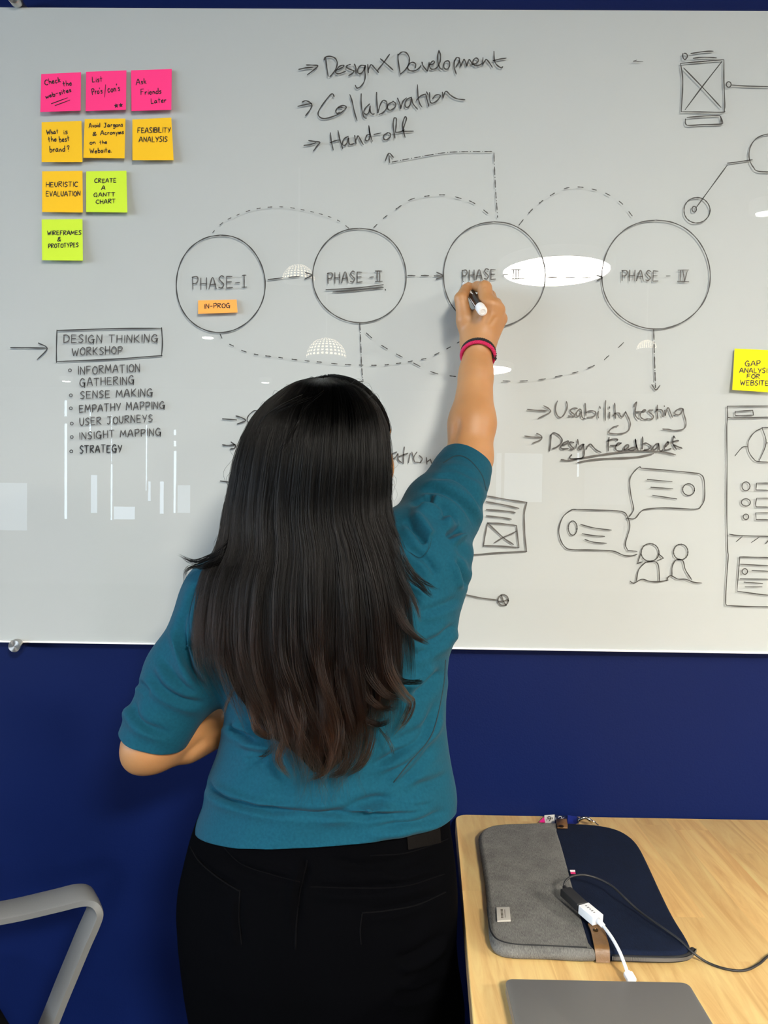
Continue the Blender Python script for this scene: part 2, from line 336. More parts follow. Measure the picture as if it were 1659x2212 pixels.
def corners(P, lim=12):
    """cut a stroke where the pen turns sharply between long runs"""
    out = []; cur = [P[0]]
    for i in range(1, len(P)):
        cur.append(P[i])
        if i < len(P) - 1:
            a = np.subtract(P[i], P[i - 1]); b_ = np.subtract(P[i + 1], P[i]); la, lb = np.hypot(*a), np.hypot(*b_)
            if min(la, lb) > lim * .55 and max(la, lb) > lim and (a @ b_) / (la * lb) < .5: out.append(cur); cur = [P[i]]
    return out + [cur]
def words(name, s, x0, y0, x1, y1, h, w=2.4, m=None, slant=0.03, gap=0.2):
    mb = MB(); write(mb, s, x0, y0, x1, y1, h, w, glass_surf, slant, gap)
    return mb.build(name, m or ink_faint, board, kind='stuff')
R1 = (640, 100, 6.38); R2 = (840, 100, 6.144); R3 = (1130, 840, 9.217); R4 = (1300, 840, 8.295); R5 = (1000, 1060, 8.507); R6 = (1100, 820, 2.968)
R7 = (1350, 80, 5.265); R8 = (1560, 740, 3.818); RA = (440, 800, 6.38); RB = (780, 880, 4.1475)
def T(name, *pairs, w=2.7, m=None, far=None):
    mb = MB()
    for (ox, oy, sc), s in pairs:
        for st in parse(s):
            for q in corners([(ox + (far[1] if far and x == far[0] else x) / sc, oy + y / sc) for x, y in st]): ribbon(mb, q, w, glass_surf, True)
    return mb.build(name, m or ink, board, **({'kind': 'stuff'} if name in ('handwritten_line', 'connector_sketch') else {}))
T('arrow', (R1, '35,318 130,298 230,290;140,258 230,260 298,268 260,310 150,395'))
T('handwritten_line', (R1, '405,150 415,250 440,415;385,190 400,150 470,138 535,165 565,230 545,310 500,380 462,418;550,330 600,310 655,275 640,262 590,280 550,330 545,365 590,378 680,345;745,250 705,265 690,290 760,325 795,340 770,375 720,405;800,245 820,290 822,375;940,265 890,265 850,310 850,365 890,375 935,320 950,260 945,330 950,420 930,500 880,560 835,575 812,535;985,250 995,365;995,320 1020,265 1040,255 1080,300 1135,362;1285,112 1200,230 1120,330;1160,172 1250,250 1335,328'),
  (R2, '120,105 125,200 152,375;120,120 170,78 230,85 270,150 265,230 220,310 152,370;350,285 355,235 310,212 265,240 250,290 280,322 340,325 400,290 430,250;440,210 455,260 510,330 525,270 535,210;540,245 580,240 605,210 590,195 555,220 540,260 560,300 610,300 650,270;650,270 680,200 685,120 665,55 648,130 655,220 680,290 710,305;790,190 745,205 728,250 740,295 780,300 808,250 800,205 775,190;870,185 868,280 895,370;870,200 900,150 935,160 930,210 885,280;935,185 955,262 990,185 1005,180 1035,262 1060,180 1080,190 1110,240;1110,240 1160,225 1190,185 1160,155 1125,180 1115,225 1150,258 1200,250 1235,230;1250,150 1245,240 1290,170 1320,200 1375,280;1395,65 1400,180 1430,245 1490,285 1512,268;1385,190 1470,170 1560,157'))
T('arrow', (R1, '22,828 120,805 215,788;80,770 130,750 190,775 215,820 180,890 125,960'))
T('handwritten_line', (R1, '522,695 500,655 460,680 380,780 310,890 305,950 350,990 430,990 560,945 650,890 688,840 650,815 580,840 545,890 560,925 600,910;580,850 620,840 635,850;738,665 770,760 800,900 838,1025;895,655 895,780 910,900 935,980 968,990;1010,795 955,850 930,910 965,940 1005,900 1018,820 1020,900 1050,935 1080,930;1108,635 1110,760 1125,915;1125,915 1160,800 1200,745 1245,760 1250,840 1200,910 1140,940;1340,760 1270,800 1260,860 1300,880 1360,840 1370,790 1330,755;1395,715 1430,800 1440,860 1470,760 1520,710'),
  (R2, '300,675 240,705 213,770 235,812 280,780 300,680 320,760 380,835;380,510 385,640 405,750 440,808;368,715 420,660 490,632;490,640 510,720 530,798;540,615 545,720 570,755 630,730 680,670 670,645 620,650 580,695;710,610 718,690 740,620 765,598 820,650 900,695 1010,710;500,605 520,645'))
T('arrow', (R1, '105,1365 190,1355 270,1330;170,1300 250,1310 325,1325 290,1370 235,1445'))
T('handwritten_line', (R1, '470,1190 480,1290 510,1430;575,1160 600,1280 640,1412;468,1330 540,1300 600,1290;720,1240 660,1275 635,1340 660,1368 700,1330 720,1260 725,1330 745,1355 800,1340;805,1230 815,1290 825,1345;822,1300 850,1235 880,1280 925,1358;1010,1215 970,1230 955,1290 985,1300 1015,1240 1000,1095 1015,1200 1048,1308;1070,1215 1170,1195;1260,1195 1205,1230 1210,1280 1250,1285 1300,1240 1290,1200 1250,1190;1360,1265 1345,1180 1335,1080 1345,1000 1365,985 1380,1010 1375,1100 1365,1185 1430,1180 1490,1150;1500,1255 1480,1180 1465,1090 1480,1010 1505,970 1518,1000 1490,1090 1470,1150 1480,1170 1615,1170'))
T('arrow', (R3, '85,408 250,425 475,437;408,335 500,385 545,440 500,490 300,588'), m=ink_faint)
T('handwritten_line', (R3, '683,240 650,340 650,450 690,540 745,568 800,530 860,430 880,330 860,250;1080,388 1000,385 940,425 960,465 1030,520 1000,545 900,540;1165,430 1120,405 1060,480 1070,540 1120,530 1160,450 1165,530 1190,580 1240,595;1235,290 1245,400 1250,540;1255,470 1320,440 1420,445 1445,490 1400,550 1265,570;1500,445 1488,510 1500,580;1525,350 1535,390;1645,235 1635,430 1640,630'),
  (R4, '140,420 140,530;135,320 138,350;230,258 238,380 245,530;205,480 240,440 310,435 330,480;330,480 370,505 425,410 460,480 500,570 510,650 480,740 400,790 300,805 170,800 125,780 150,730 220,680 295,658;625,235 605,350 595,420 610,490 660,545;575,320 600,260 625,235;600,410 720,410;720,410 780,390 770,370 725,400 690,450 700,510 760,548 830,535;915,380 850,385 845,415 900,460 925,500 900,540 830,535;995,290 990,400 1005,540;960,410 1000,370 1070,375;1070,375 1095,420 1090,500;1120,305 1122,318;1125,385 1135,480 1170,360 1195,340 1220,400 1265,510;1455,355 1390,355 1320,400 1310,450 1380,465 1430,420 1455,360 1470,450 1505,570 1500,670 1440,730 1300,745 1180,725 1090,720'), m=ink_faint)
T('arrow', (R3, '30,938 150,955 370,968;270,888 340,920 375,970 340,1020 185,1085'), m=ink_faint)
T('handwritten_line', (R3, '555,930 545,1080 525,1240;550,930 580,890 640,880 720,930 775,1010 750,1090 680,1150 585,1195;780,1125 850,1100 900,1060 890,1040 820,1070 760,1130 750,1175 800,1195 905,1185;1010,1070 950,1060 920,1080 960,1140 1005,1185 980,1210 920,1200;1060,1105 1050,1185;1085,1010 1100,1110;1215,1105 1160,1115 1115,1165 1120,1200 1160,1195 1200,1110 1215,1250 1210,1330 1170,1375 1040,1395 935,1385 935,1350 970,1310;1255,1200 1290,1140 1340,1100 1390,1150 1460,1220 1555,1265'),
  (R4, '130,870 115,980 115,1115;95,940 190,900 280,905 270,930;150,1015 280,1010 350,970;350,970 290,975 245,1040 260,1095 330,1118 400,1090;400,1090 470,1050 480,1010 430,1010 400,1070 420,1100 480,1090;600,1040 540,1055 480,1085 520,1105 580,1090 615,1050 600,900 615,1000 650,1105;730,860 730,980 722,1080;740,985 800,975 880,1030 840,1080 745,1100;1020,975 960,1000 910,1070 940,1090 1000,1040 1020,980 1030,1080 1060,1115 1100,1085;1190,955 1140,1000 1120,1080 1160,1095 1240,1070;1140,1040 1190,985 1195,950 1165,955;1290,845 1275,900 1270,980 1310,1040 1335,1085;1290,845 1315,885;1275,950 1330,930 1380,930;1280,1000 1360,1035 1440,1065'), w=3.0)
T('underline', (R3, '760,1410 900,1425 1100,1390 1400,1335 1659,1295 1900,1265 2100,1245 2500,1235 2800,1260 3040,1315'), w=3.2, m=ink_faint)
T('underline', (R3, '1090,1468 1300,1420 1659,1385 2000,1372 2300,1350 2600,1290'), w=3.2, m=ink_faint)
T('arrow', (RA, '260,668 455,683;445,628 530,655 578,690 530,715 460,740'))
T('arrow', (RA, '258,1025 330,1035 435,1022;378,988 445,1040 420,1075 365,1085'))
T('arrow', (RA, '230,1525 385,1545;365,1485 430,1540 400,1580 352,1610'))
T('handwritten_line', (RA, '735,555 690,560 620,620 600,690 640,745 690,760'), ((360, 800, 2.765), '1250,318 1300,300 1320,283'), w=2.2)
T('handwritten_line', (RB, '318,400 275,420 262,460 300,455 330,415 335,470 370,500;388,355 380,430 380,505;340,440 420,410;440,410 425,495;455,400 465,440;500,400 470,450 480,490 530,495 548,460 520,430;585,450 590,510;590,490 620,465 640,520 635,520;720,420 690,430 690,470 720,490 700,530 660,545 625,520'), m=ink_faint)
for (cx, cy, rx, ry) in ((476, 613, 96, 106), (777, 595, 101, 103), (1067, 593, 110, 115), (1417, 593, 117, 119)):
    trace('phase_circle', ell(cx, cy, rx, ry, -90, 280), w=2.4)
for (s, a) in (('PHASE-1', (415, 626, 533, 621, 26)), ('PHASE -2', (707, 612, 826, 608, 23)), ('PHASE', (998, 606, 1071, 603, 22)), ('-3', (1086, 602, 1134, 602, 19)), ('PHASE - 4', (1342, 606, 1488, 608, 23))):
    words('phase_lettering', s, *a, w=2.6)
trace('underline', '704,626 770,622 828,615', w=2.6); trace('underline', '719,631 770,627 828,621;832,625 833,627', w=2.6)
def dash(name, P, on, off, w=2.0, dot=False, m=None):
    C = spline(P, 40); d = np.concatenate([[0], np.cumsum(np.linalg.norm(np.diff(C, axis=0), axis=1))]); mb = MB(); s = 0
    ev = lambda q: (np.interp(q, d, C[:, 0]), np.interp(q, d, C[:, 1]))
    while s < d[-1]:
        e = min(s + on * rng.uniform(0.8, 1.2), d[-1]); ribbon(mb, [ev(s), ev((s + e) / 2), ev(e)], w, glass_surf)
        if dot and e + off < d[-1]: ribbon(mb, [ev(e + off / 2), ev(e + off / 2 + 1)], w, glass_surf)
        s = e + off * rng.uniform(0.85, 1.15)
    return mb.build(name, m or ink, board, kind='stuff')
dash('dashed_arc', [(459, 503), (476, 485), (500, 470), (550, 452), (610, 447), (680, 459), (730, 476), (757, 496)], 8, 14, 1.8, m=ink_faint)
dash('dashed_arc', [(807, 492), (829, 471), (865, 445), (887, 431), (918, 424), (962, 421), (993, 428), (1021, 437), (1054, 461), (1059, 468)], 13, 20)
dash('dashed_arc', [(1121, 486), (1149, 453), (1180, 428), (1218, 408), (1252, 404), (1293, 412), (1319, 423), (1345, 441), (1366, 467)], 13, 20)
dash('dashed_arc', [(475, 721), (484, 737), (503, 747), (528, 759), (560, 767), (587, 770), (616, 774), (656, 779), (691, 782), (740, 787), (814, 789), (859, 785), (895, 779), (924, 773), (948, 762), (966, 753), (993, 738)], 11, 18)
dash('dashed_arc', [(791, 719), (814, 739), (846, 759), (893, 784), (934, 804), (973, 812), (1074, 822), (1129, 823), (1179, 818), (1226, 808), (1255, 801), (1297, 783), (1313, 770), (1343, 744), (1361, 722)], 15, 24)
dash('dashed_line', [(777, 699), (779, 730), (781, 788), (784, 822)], 18, 8, dot=True)
dash('dashed_line', [(785, 824), (710, 825), (637, 826)], 24, 9, dot=True); trace('dashed_line', '637,832 639,845')
dash('dashed_line', [(847, 350), (900, 340), (970, 329), (1066, 327)], 17, 10, dot=True)
dash('dashed_line', [(1067, 330), (1070, 400), (1075, 470)], 17, 10, dot=True)
dash('dashed_line', [(1412, 712), (1414, 780), (1416, 838)], 22, 9, w=2.6, dot=True)
trace('arrow', '832,348 840,331 850,340;840,334 842,352'); trace('arrow', '1408,831 1417,842 1426,832', smooth=False)
trace('arrow', '579,604 612,600;624,599 647,597;660,589 673,594 658,603')
trace('arrow', '881,595 897,595;910,595 926,595;938,596 955,596;943,588 957,596 942,603')
trace('arrow', '1183,599 1205,599;1222,599 1245,600;1258,600 1280,600;1288,594 1301,600 1290,606')
trace('arrow', '23,751 60,751 101,752;83,741 102,753 80,777')
trace('box_outline', '123,714 240,710 349,709;349,708 351,740 349,768;350,768 240,776 122,781;123,713 122,750 122,783')
for s, *a in (('DESIGN THINKING', 137, 741, 341, 739, 16.5), ('WORKSHOP', 156, 768, 264, 764, 16), ('INFORMATION', 168, 809, 302, 803, 17), ('GATHERING', 172, 835, 290, 829, 17), ('SENSE MAKING', 173, 861, 330, 855, 15.5),
              ('EMPATHY MAPPING', 171, 891, 356, 882, 15.5), ('USER JOURNEYS', 172, 919, 329, 911, 16), ('INSIGHT MAPPING', 171, 949, 348, 940, 15)):
    words('handwritten_line', s, *a, w=2.5)
words('handwritten_line', 'STRATEGY', 172, 979, 263, 976, 15.5, w=2.7, m=ink)
for x, y in ((151, 800), (153, 854), (153, 882), (155, 915), (155, 944), (154, 975)): trace('bullet', ell(x, y, 3.2, 3.0, 0, 360), w=1.8, m=ink if y > 960 else ink_faint)
T('speech_bubble', (R6, '845,566 835,560 810,580 780,620 772,660 780,740 797,820 790,850 768,880;845,568 1000,580 1180,598 1230,610 1250,650 1252,760 1230,810 1190,830 1000,822 880,830 840,850 805,890 750,888;885,640 1045,655;908,690 1050,700;920,742 1075,765;' + ell(1150, 705, 38, 37)), w=2.3)
T('speech_bubble', (R6, '430,832 400,835 345,880 318,960 330,1030 360,1075 400,1090 520,1092 660,1098 730,1125 780,1130 820,1120;410,832 560,836 720,845 760,885 772,950 745,1050 760,1095 820,1102;457,928 540,950 655,965;467,988 540,1000 612,1005;485,1025 540,1042 625,1050;' + ell(407, 952, 28, 45)), w=2.3)
T('figure_doodle', (R6, ell(903, 1108, 57, 57) + ';845,1110 823,1178 855,1168;960,1120 990,1145 950,1160;815,1290 830,1220 870,1175 900,1165 940,1170 958,1200 963,1295;775,1292 800,1305 850,1280 900,1293 960,1295 1020,1285'), w=2.3)
T('figure_doodle', (R6, ell(1100, 1105, 46, 50) + ';1043,1255 1045,1200 1065,1160 1090,1152 1115,1165 1130,1220 1170,1283;1010,1290 1020,1265 1040,1258 1080,1278 1130,1280 1180,1298 1235,1305'), w=2.3)
FAR = (378, 480)
T('wireframe_sketch', (R8, '42,525 200,524 378,523;42,525 45,620 38,700 40,1000 38,1400 45,1700 50,1760 40,1900 28,2130 38,2168 200,2176 378,2180;45,618 120,622 378,612;108,568 108,598 140,603 258,598 252,558 108,568;58,1580 150,1592 378,1600;165,1600 115,1643;305,1605 240,1650;400,1610 360,1658'), w=2.2, far=FAR)
T('pie_sketch', (R8, '330,706 280,730 240,770 213,830 220,900 260,960 303,982 378,988;430,700 328,700 362,828 303,982;362,828 430,820;105,935 165,865 210,858'), w=2.0, far=FAR)
for cy, rx, ry, bx in ((1185, 33, 36, '430,1158 283,1160 278,1215 430,1218'), (1318, 37, 30, '430,1283 285,1283 275,1330 280,1355 430,1358'), (1437, 22, 22, '430,1403 276,1405 280,1460 430,1462')):
    T('list_row_sketch', (R8, ell(196, cy, rx, ry) + ';' + bx), w=2.1)
T('card_sketch', (R8, '430,1775 300,1771 145,1768 122,2050 345,2080 430,2080;148,1828 430,1843;148,1948 430,1952;180,1975 335,1988;188,2015 330,2015;245,1880 430,1887;' + ell(187, 1888, 22, 23)), w=2.1)
T('wireframe_sketch', (R7, '92,275 205,282;92,275 135,262'), w=1.6, m=ink_faint)
T('wireframe_sketch', (R7, '660,188 656,215 668,248 690,252 710,222 700,192 670,184;750,188 900,165 1005,160;775,242 880,230 1040,235;635,300 850,280 1125,258;1125,258 1125,500 1135,750 1130,830 1110,855 860,852 640,850;640,850 655,600 655,450 632,300;668,352 880,570 1092,800;1103,278 875,570 683,828;705,915 900,898 1080,893 1108,960 1090,990 900,995 730,1005 690,985 688,930;1090,905 1095,985'), w=2.5)
T('connector_sketch', (R7, ell(1180, 540, 27, 31) + ';1205,545 1400,558 1800,566;1860,1140 1720,1105 1600,1108 1500,1150 1440,1220 1412,1310 1418,1400 1460,1480 1525,1528 1800,1535'), w=2.3)
T('connector_sketch', (R7, '1165,1435 1300,1418 1450,1395;1165,1455 1000,1680 810,1940;' + ell(818, 1970, 148, 145) + ';' + ell(788, 1958, 25, 32)), w=2.3)
T('card_sketch', (R5, '-1400,-130 -1000,-60 465,100;465,100 800,160 1175,215;1175,215 1130,400 1130,650 1145,900 1170,1115;1170,1115 700,1135 310,1168 -200,1200;470,208 750,260 1030,325;470,350 800,375 965,405;470,468 700,490 890,525;450,590 700,605 985,640;985,640 1000,800 1030,1045;1030,1045 700,1020 380,1010;450,600 410,800 375,1020;460,600 740,860 930,990;985,740 900,790 740,860 565,965') if False else (R5, '465,100 800,160 1175,215;1175,215 1130,400 1130,650 1145,900 1170,1115;1170,1115 700,1135 310,1168 -100,1190;430,203 750,260 1030,325;430,347 800,375 965,405;430,463 700,490 890,525;450,590 700,605 985,640;985,640 1000,800 1030,1045;1030,1045 700,1020 380,1010;450,600 410,800 375,1020;460,600 740,860 930,990;985,740 900,790 740,860 565,965;300,75 465,100'), w=2.9, m=ink_faint)
T('card_sketch', (RB, '310,960 312,895 372,895'), w=2.0)
T('connector_sketch', (R5, '-150,1870 0,1900 300,1965 640,2010;' + ell(740, 2010, 95, 100) + ';700,1910 740,2020 795,2110;640,2035 740,2030 830,2000'), w=2.7, m=ink_faint)

# ---- sticky notes
def note(label, col, C, lines, curl=0.006, w=1.9, marks=None, group=None, cname='note_paper'):
    C = np.array(C, float); root_p = at_y(*C.mean(0), -0.001)
    def bil(u, v): return (C[0] * (1 - u) + C[1] * u) * (1 - v) + (C[3] * (1 - u) + C[2] * u) * v
    uc = rng.uniform(-0.3, 0.3)
    def lift(u, v): return 0.0008 + curl * v ** 2.2 * (1 + uc * (u - 0.5)) + 0.0012 * max(0, u - 0.75) * v * 4
    N = 10; F = []; V = []
    for j in range(N + 1):
        for i in range(N + 1): p = bil(i / N, j / N); V.append(at_y(p[0], p[1], -lift(i / N, j / N)))
    nn = (N + 1) ** 2; V = np.array(V); V = np.concatenate([V, V + np.array([0, 0.0003, 0])])
    for j in range(N):
        for i in range(N):
            a = j * (N + 1) + i; F.append([a, a + N + 1, a + N + 2, a + 1]); F.append([nn + a, nn + a + 1, nn + a + N + 2, nn + a + N + 1])
    m = mat(cname, col, 0.75, spec=0.2, bump=0.08, bscale=600)
    o = raw('sticky_note', V - 0 * root_p, F, m, smooth=True, label=label, category='sticky note')
    if group: o['group'] = group
    ex, ey = C[1] - C[0], C[3] - C[0]; Minv = np.linalg.inv(np.array([ex, ey]).T)
    def surf(x, y):
        u, v = Minv @ (np.array([x, y]) - C[0]); u, v = min(max(u, 0), 1), min(max(v, 0), 1); return at_y(x, y, -lift(u, v) - 0.0004)
    mb = MB()
    for s, x0, y0, x1, y1, h in lines: write(mb, s, x0, y0, x1, y1, h, w, surf, 0.05, 0.16)
    for st in parse(marks or ''): ribbon(mb, st, w, surf)
    mb.build('handwriting', ink_note, o, kind='stuff')
    return o
G = 'sticky notes on the glass board'
PK, MU, LM, OR, YE = srgb(255, 60, 132), srgb(244, 192, 36), srgb(200, 230, 58), srgb(255, 170, 84), srgb(255, 230, 20)
Z1 = lambda X, Y: (X / 3.95, 100 + Y / 3.95)
note('pink sticky note reading Check the web-sites, underlined twice', PK, [(89, 160), (175, 156), (174, 239), (87, 242)],
     [('Check', 97, 184, 131, 177, 11.5), ('the', 136, 187, 155, 184, 11), ('web-sites', 99, 213, 154, 198, 10)], marks='111,224 146,211;119,228 151,216', group=G, cname='note_pink')
note("pink sticky note reading List Pro's/con's with two small stars", PK, [(186, 155), (273, 152), (272, 237), (185, 240)],
     [('List', 199, 178, 221, 176, 12), ("Pro's", 199, 205, 221, 201, 13), ("con's", 233, 200, 259, 196, 15), ('**', 248, 234, 265, 231, 11)], marks='228,183 226,210', group=G, cname='note_pink')
note('pink sticky note reading Ask Friends Later', PK, [(283, 152), (371, 149), (370, 237), (284, 240)],
     [('Ask', 294, 183, 316, 181, 12), ('Friends', 304, 205, 348, 202, 12), ('Later', 326, 224, 359, 221, 11.5)], group=G, cname='note_pink')
note('mustard sticky note reading What is the best brand?', MU, [(90, 264), (176, 261), (178, 350), (90, 350)],
     [('What', 101, 291, 126, 288, 10), ('is', 137, 290, 146, 289, 12), ('the', 104, 307, 122, 305, 11), ('best', 128, 307, 150, 304, 12), ('brand', 107, 329, 140, 327, 13), ('?', 146, 328, 151, 327, 13)], group=G, cname='note_mustard')
note('mustard sticky note reading Avoid Jargons & Acronyms on the Website', MU, [(183, 257), (271, 256), (269, 342), (180, 341)],
     [('Avoid', 192, 276, 216, 274, 9), ('Jargons', 224, 275, 265, 273, 9.5), ('&', 200, 293, 208, 293, 8), ('Acronyms', 217, 292, 267, 289, 9.5), ('on', 194, 312, 206, 311, 10), ('the', 215, 312, 231, 310, 8), ('Website.', 194, 331, 241, 329, 10)], group=G, cname='note_mustard')
note('mustard sticky note reading Feasibility Analysis', MU, [(286, 258), (370, 254), (375, 346), (286, 346)],
     [('FEASIBILITY', 297, 287, 368, 286, 11), ('ANALYSIS', 300, 307, 361, 306, 11)], group=G, cname='note_mustard')
note('mustard sticky note reading Heuristic Evaluation', MU, [(91, 370), (178, 369), (179, 459), (91, 458)],
     [('HEURISTIC', 99, 404, 168, 403, 10.5), ('EVALUATION', 99, 424, 173, 423, 10.5)], group=G, cname='note_mustard')
note('lime green sticky note reading Create a Gantt Chart', LM, [(186, 370), (273, 369), (275, 459), (186, 458)],
     [('CREATE', 204, 395, 251, 394, 8.5), ('A', 219, 410, 227, 410, 8), ('GANTT', 202, 425, 248, 424, 8.5), ('CHART', 207, 440, 249, 439, 8.5)], group=G, cname='note_lime')
note('lime green sticky note reading Wireframes & Prototypes', LM, [(90, 474), (178, 473), (179, 563), (91, 562)],
     [('WIREFRAMES', 102, 508, 175, 507, 9), ('&', 124, 521, 131, 521, 9), ('PROTOTYPES', 104, 536, 169, 533, 9)], group=G, cname='note_lime')
note('small orange sticky strip reading In-Prog under Phase I', OR, [(428, 649), (511, 647), (513, 675), (428, 678)],
     [('IN-PROG', 441, 667, 497, 664, 10)], curl=0.005, group=G, cname='note_orange')
note('bright yellow sticky note reading Gap Analysis for Website', YE, [(1587, 753), (1675, 757), (1670, 848), (1582, 842)],
     [('GAP', 1609, 791, 1642, 790, 11), ('ANALYSIS', 1597, 805, 1665, 806, 10), ('FOR', 1613, 817, 1641, 818, 9), ('WEBSITE', 1599, 832, 1660, 833, 10.5)], w=2.1, group=G, cname='note_yellow')
# ------------------------------------------------------------------ implicit-surface modelling for the body and clothes
def smin(a, b, k):
    h = np.clip(0.5 + 0.5 * (b - a) / k, 0, 1); return b * (1 - h) + a * h - k * h * (1 - h)
class Field:
    def __init__(s, xs, ys, zs):
        s.x, s.y, s.z = [np.asarray(a, np.float32) for a in (xs, ys, zs)]
        s.V = np.full((len(s.x), len(s.y), len(s.z)), 0.2, np.float32)
    def sub(s, lo, hi):
        r = []
        for a, l, h in zip((s.x, s.y, s.z), lo, hi): r.append(slice(max(0, np.searchsorted(a, l) - 1), min(len(a), np.searchsorted(a, h) + 1)))
        return tuple(r)
    def put(s, lo, hi, fn, k=0.01, cut=False):
        lo = np.array(lo) - 0.03; hi = np.array(hi) + 0.03; sl = s.sub(lo, hi)
        if any(q.stop <= q.start for q in sl): return
        X = s.x[sl[0]][:, None, None]; Y = s.y[sl[1]][None, :, None]; Z = s.z[sl[2]][None, None, :]
        d = fn(X, Y, Z).astype(np.float32)
        s.V[sl] = -smin(-s.V[sl], d, k) if cut else smin(s.V[sl], d, k)
    def cone(s, a, b, ra, rb, k=0.01, cut=False, flat=None):
        a, b = np.array(a, float), np.array(b, float); ab = b - a; L2 = ab @ ab; r = max(ra, rb)
        def fn(X, Y, Z):
            t = np.clip(((X - a[0]) * ab[0] + (Y - a[1]) * ab[1] + (Z - a[2]) * ab[2]) / L2, 0, 1)
            return np.sqrt((X - a[0] - t * ab[0]) ** 2 + (Y - a[1] - t * ab[1]) ** 2 + (Z - a[2] - t * ab[2]) ** 2) - (ra + (rb - ra) * t)
        s.put(np.minimum(a, b) - r, np.maximum(a, b) + r, fn, k, cut)
    def ell(s, c, r, k=0.01, M=None, cut=False):
        c = np.array(c, float); r = np.array(r, float); M = np.eye(3) if M is None else np.array(M, float); R = r.max()
        def fn(X, Y, Z):
            d = [X - c[0], Y - c[1], Z - c[2]]; q = [(M[i][0] * d[0] + M[i][1] * d[1] + M[i][2] * d[2]) for i in range(3)]
            k0 = np.sqrt(sum((q[i] / r[i]) ** 2 for i in range(3))); k1 = np.sqrt(sum((q[i] / r[i] ** 2) ** 2 for i in range(3)))
            return k0 * (k0 - 1) / (k1 + 1e-6)
        s.put(c - R, c + R, fn, k, cut)
    def loft(s, rows, k=0.02, n=2.3, grow=0.0):
        """rows: (z, cx, cy, rx, ry) from low to high"""
        A = np.array(sorted(rows), float); zz = A[:, 0]
        zi = np.linspace(zz[0], zz[-1], 200); sp = []
        for j in range(1, 5):                       # smooth interpolation of each column
            v = np.interp(zi, zz, A[:, j]); w = np.ones(9) / 9; v = np.convolve(np.pad(v, 4, mode='edge'), w, 'valid'); sp.append(v)
        def fn(X, Y, Z):
            z1 = Z.ravel(); cx, cy, rx, ry = [np.interp(z1, zi, v)[None, None, :] for v in sp]; rx = rx + grow; ry = ry + grow
            q = (np.abs((X - cx) / rx) ** n + np.abs((Y - cy) / ry) ** n) ** (1 / n)
            d = (q - 1) * np.minimum(rx, ry); e = np.maximum(zz[0] - Z, Z - zz[-1])
            return np.maximum(d, e)
        s.put((A[:, 1].min() - A[:, 3].max() - grow, A[:, 2].min() - A[:, 4].max() - grow, zz[0]), (A[:, 1].max() + A[:, 3].max() + grow, A[:, 2].max() + A[:, 4].max() + grow, zz[-1]), fn, k)
    def mesh(s):
        V = s.V; ins = V < 0; nx, ny, nz = V.shape
        c = ins[:-1, :-1, :-1].astype(np.int8)
        tot = np.zeros((nx - 1, ny - 1, nz - 1), np.int8)
        for i in (0, 1):
            for j in (0, 1):
                for k in (0, 1): tot += ins[i:nx - 1 + i, j:ny - 1 + j, k:nz - 1 + k]
        act = np.argwhere((tot > 0) & (tot < 8)); n = len(act)
        idx = np.full(tot.shape, -1, np.int32); idx[act[:, 0], act[:, 1], act[:, 2]] = np.arange(n)
        G = [s.x, s.y, s.z]; acc = np.zeros((n, 3)); cnt = np.zeros(n)
        off = [(i, j, k) for i in (0, 1) for j in (0, 1) for k in (0, 1)]
        for a in off:
            for ax in range(3):
                if a[ax] == 1: continue
                b = list(a); b[ax] = 1
                A = act + a; B = act + b
                va = V[A[:, 0], A[:, 1], A[:, 2]]; vb = V[B[:, 0], B[:, 1], B[:, 2]]; m = (va < 0) != (vb < 0)
                t = va[m] / (va[m] - vb[m])
                pa = np.stack([G[q][A[m][:, q]] for q in range(3)], -1); pb = np.stack([G[q][B[m][:, q]] for q in range(3)], -1)
                acc[m] += pa + (pb - pa) * t[:, None]; cnt[m] += 1
        P = acc / cnt[:, None]; F = []
        for ax in range(3):
            u, v = (ax + 1) % 3, (ax + 2) % 3
            sl0 = [slice(1, -1)] * 3; sl1 = [slice(1, -1)] * 3; sl0[ax] = slice(0, -1); sl1[ax] = slice(1, None)
            a = ins[tuple(sl0)]; b = ins[tuple(sl1)]; e = np.argwhere(a != b); fl = a[e[:, 0], e[:, 1], e[:, 2]]
            e = e + 1; e[:, ax] -= 1
            def cell(du, dv):
                q = e.copy(); q[:, u] -= du; q[:, v] -= dv; return idx[q[:, 0], q[:, 1], q[:, 2]]
            q = np.stack([cell(1, 1), cell(0, 1), cell(0, 0), cell(1, 0)], -1)
            q[~fl] = q[~fl][:, ::-1]; F.append(q)
        F = np.concatenate(F); return P, F[(F >= 0).all(1)]
def relax(P, F, it=4, lam=0.5):
    E = np.concatenate([F[:, [i, (i + 1) % 4]] for i in range(4)]); n = len(P)
    for i in range(it * 2):
        a = np.zeros((n, 3)); c = np.zeros(n)
        for j in range(3): a[:, j] = np.bincount(E[:, 0], P[E[:, 1], j], n) + np.bincount(E[:, 1], P[E[:, 0], j], n)
        c = np.bincount(E[:, 0], minlength=n) + np.bincount(E[:, 1], minlength=n)
        P = P + (lam if i % 2 == 0 else -lam * 1.03) * (a / np.maximum(c, 1)[:, None] - P)
    return P
def vnormals(P, F):
    N = np.cross(P[F[:, 2]] - P[F[:, 0]], P[F[:, 3]] - P[F[:, 1]]); out = np.zeros_like(P)
    for i in range(4):
        for j in range(3): out[:, j] += np.bincount(F[:, i], N[:, j], len(P))
    return out / (np.linalg.norm(out, axis=1)[:, None] + 1e-12)
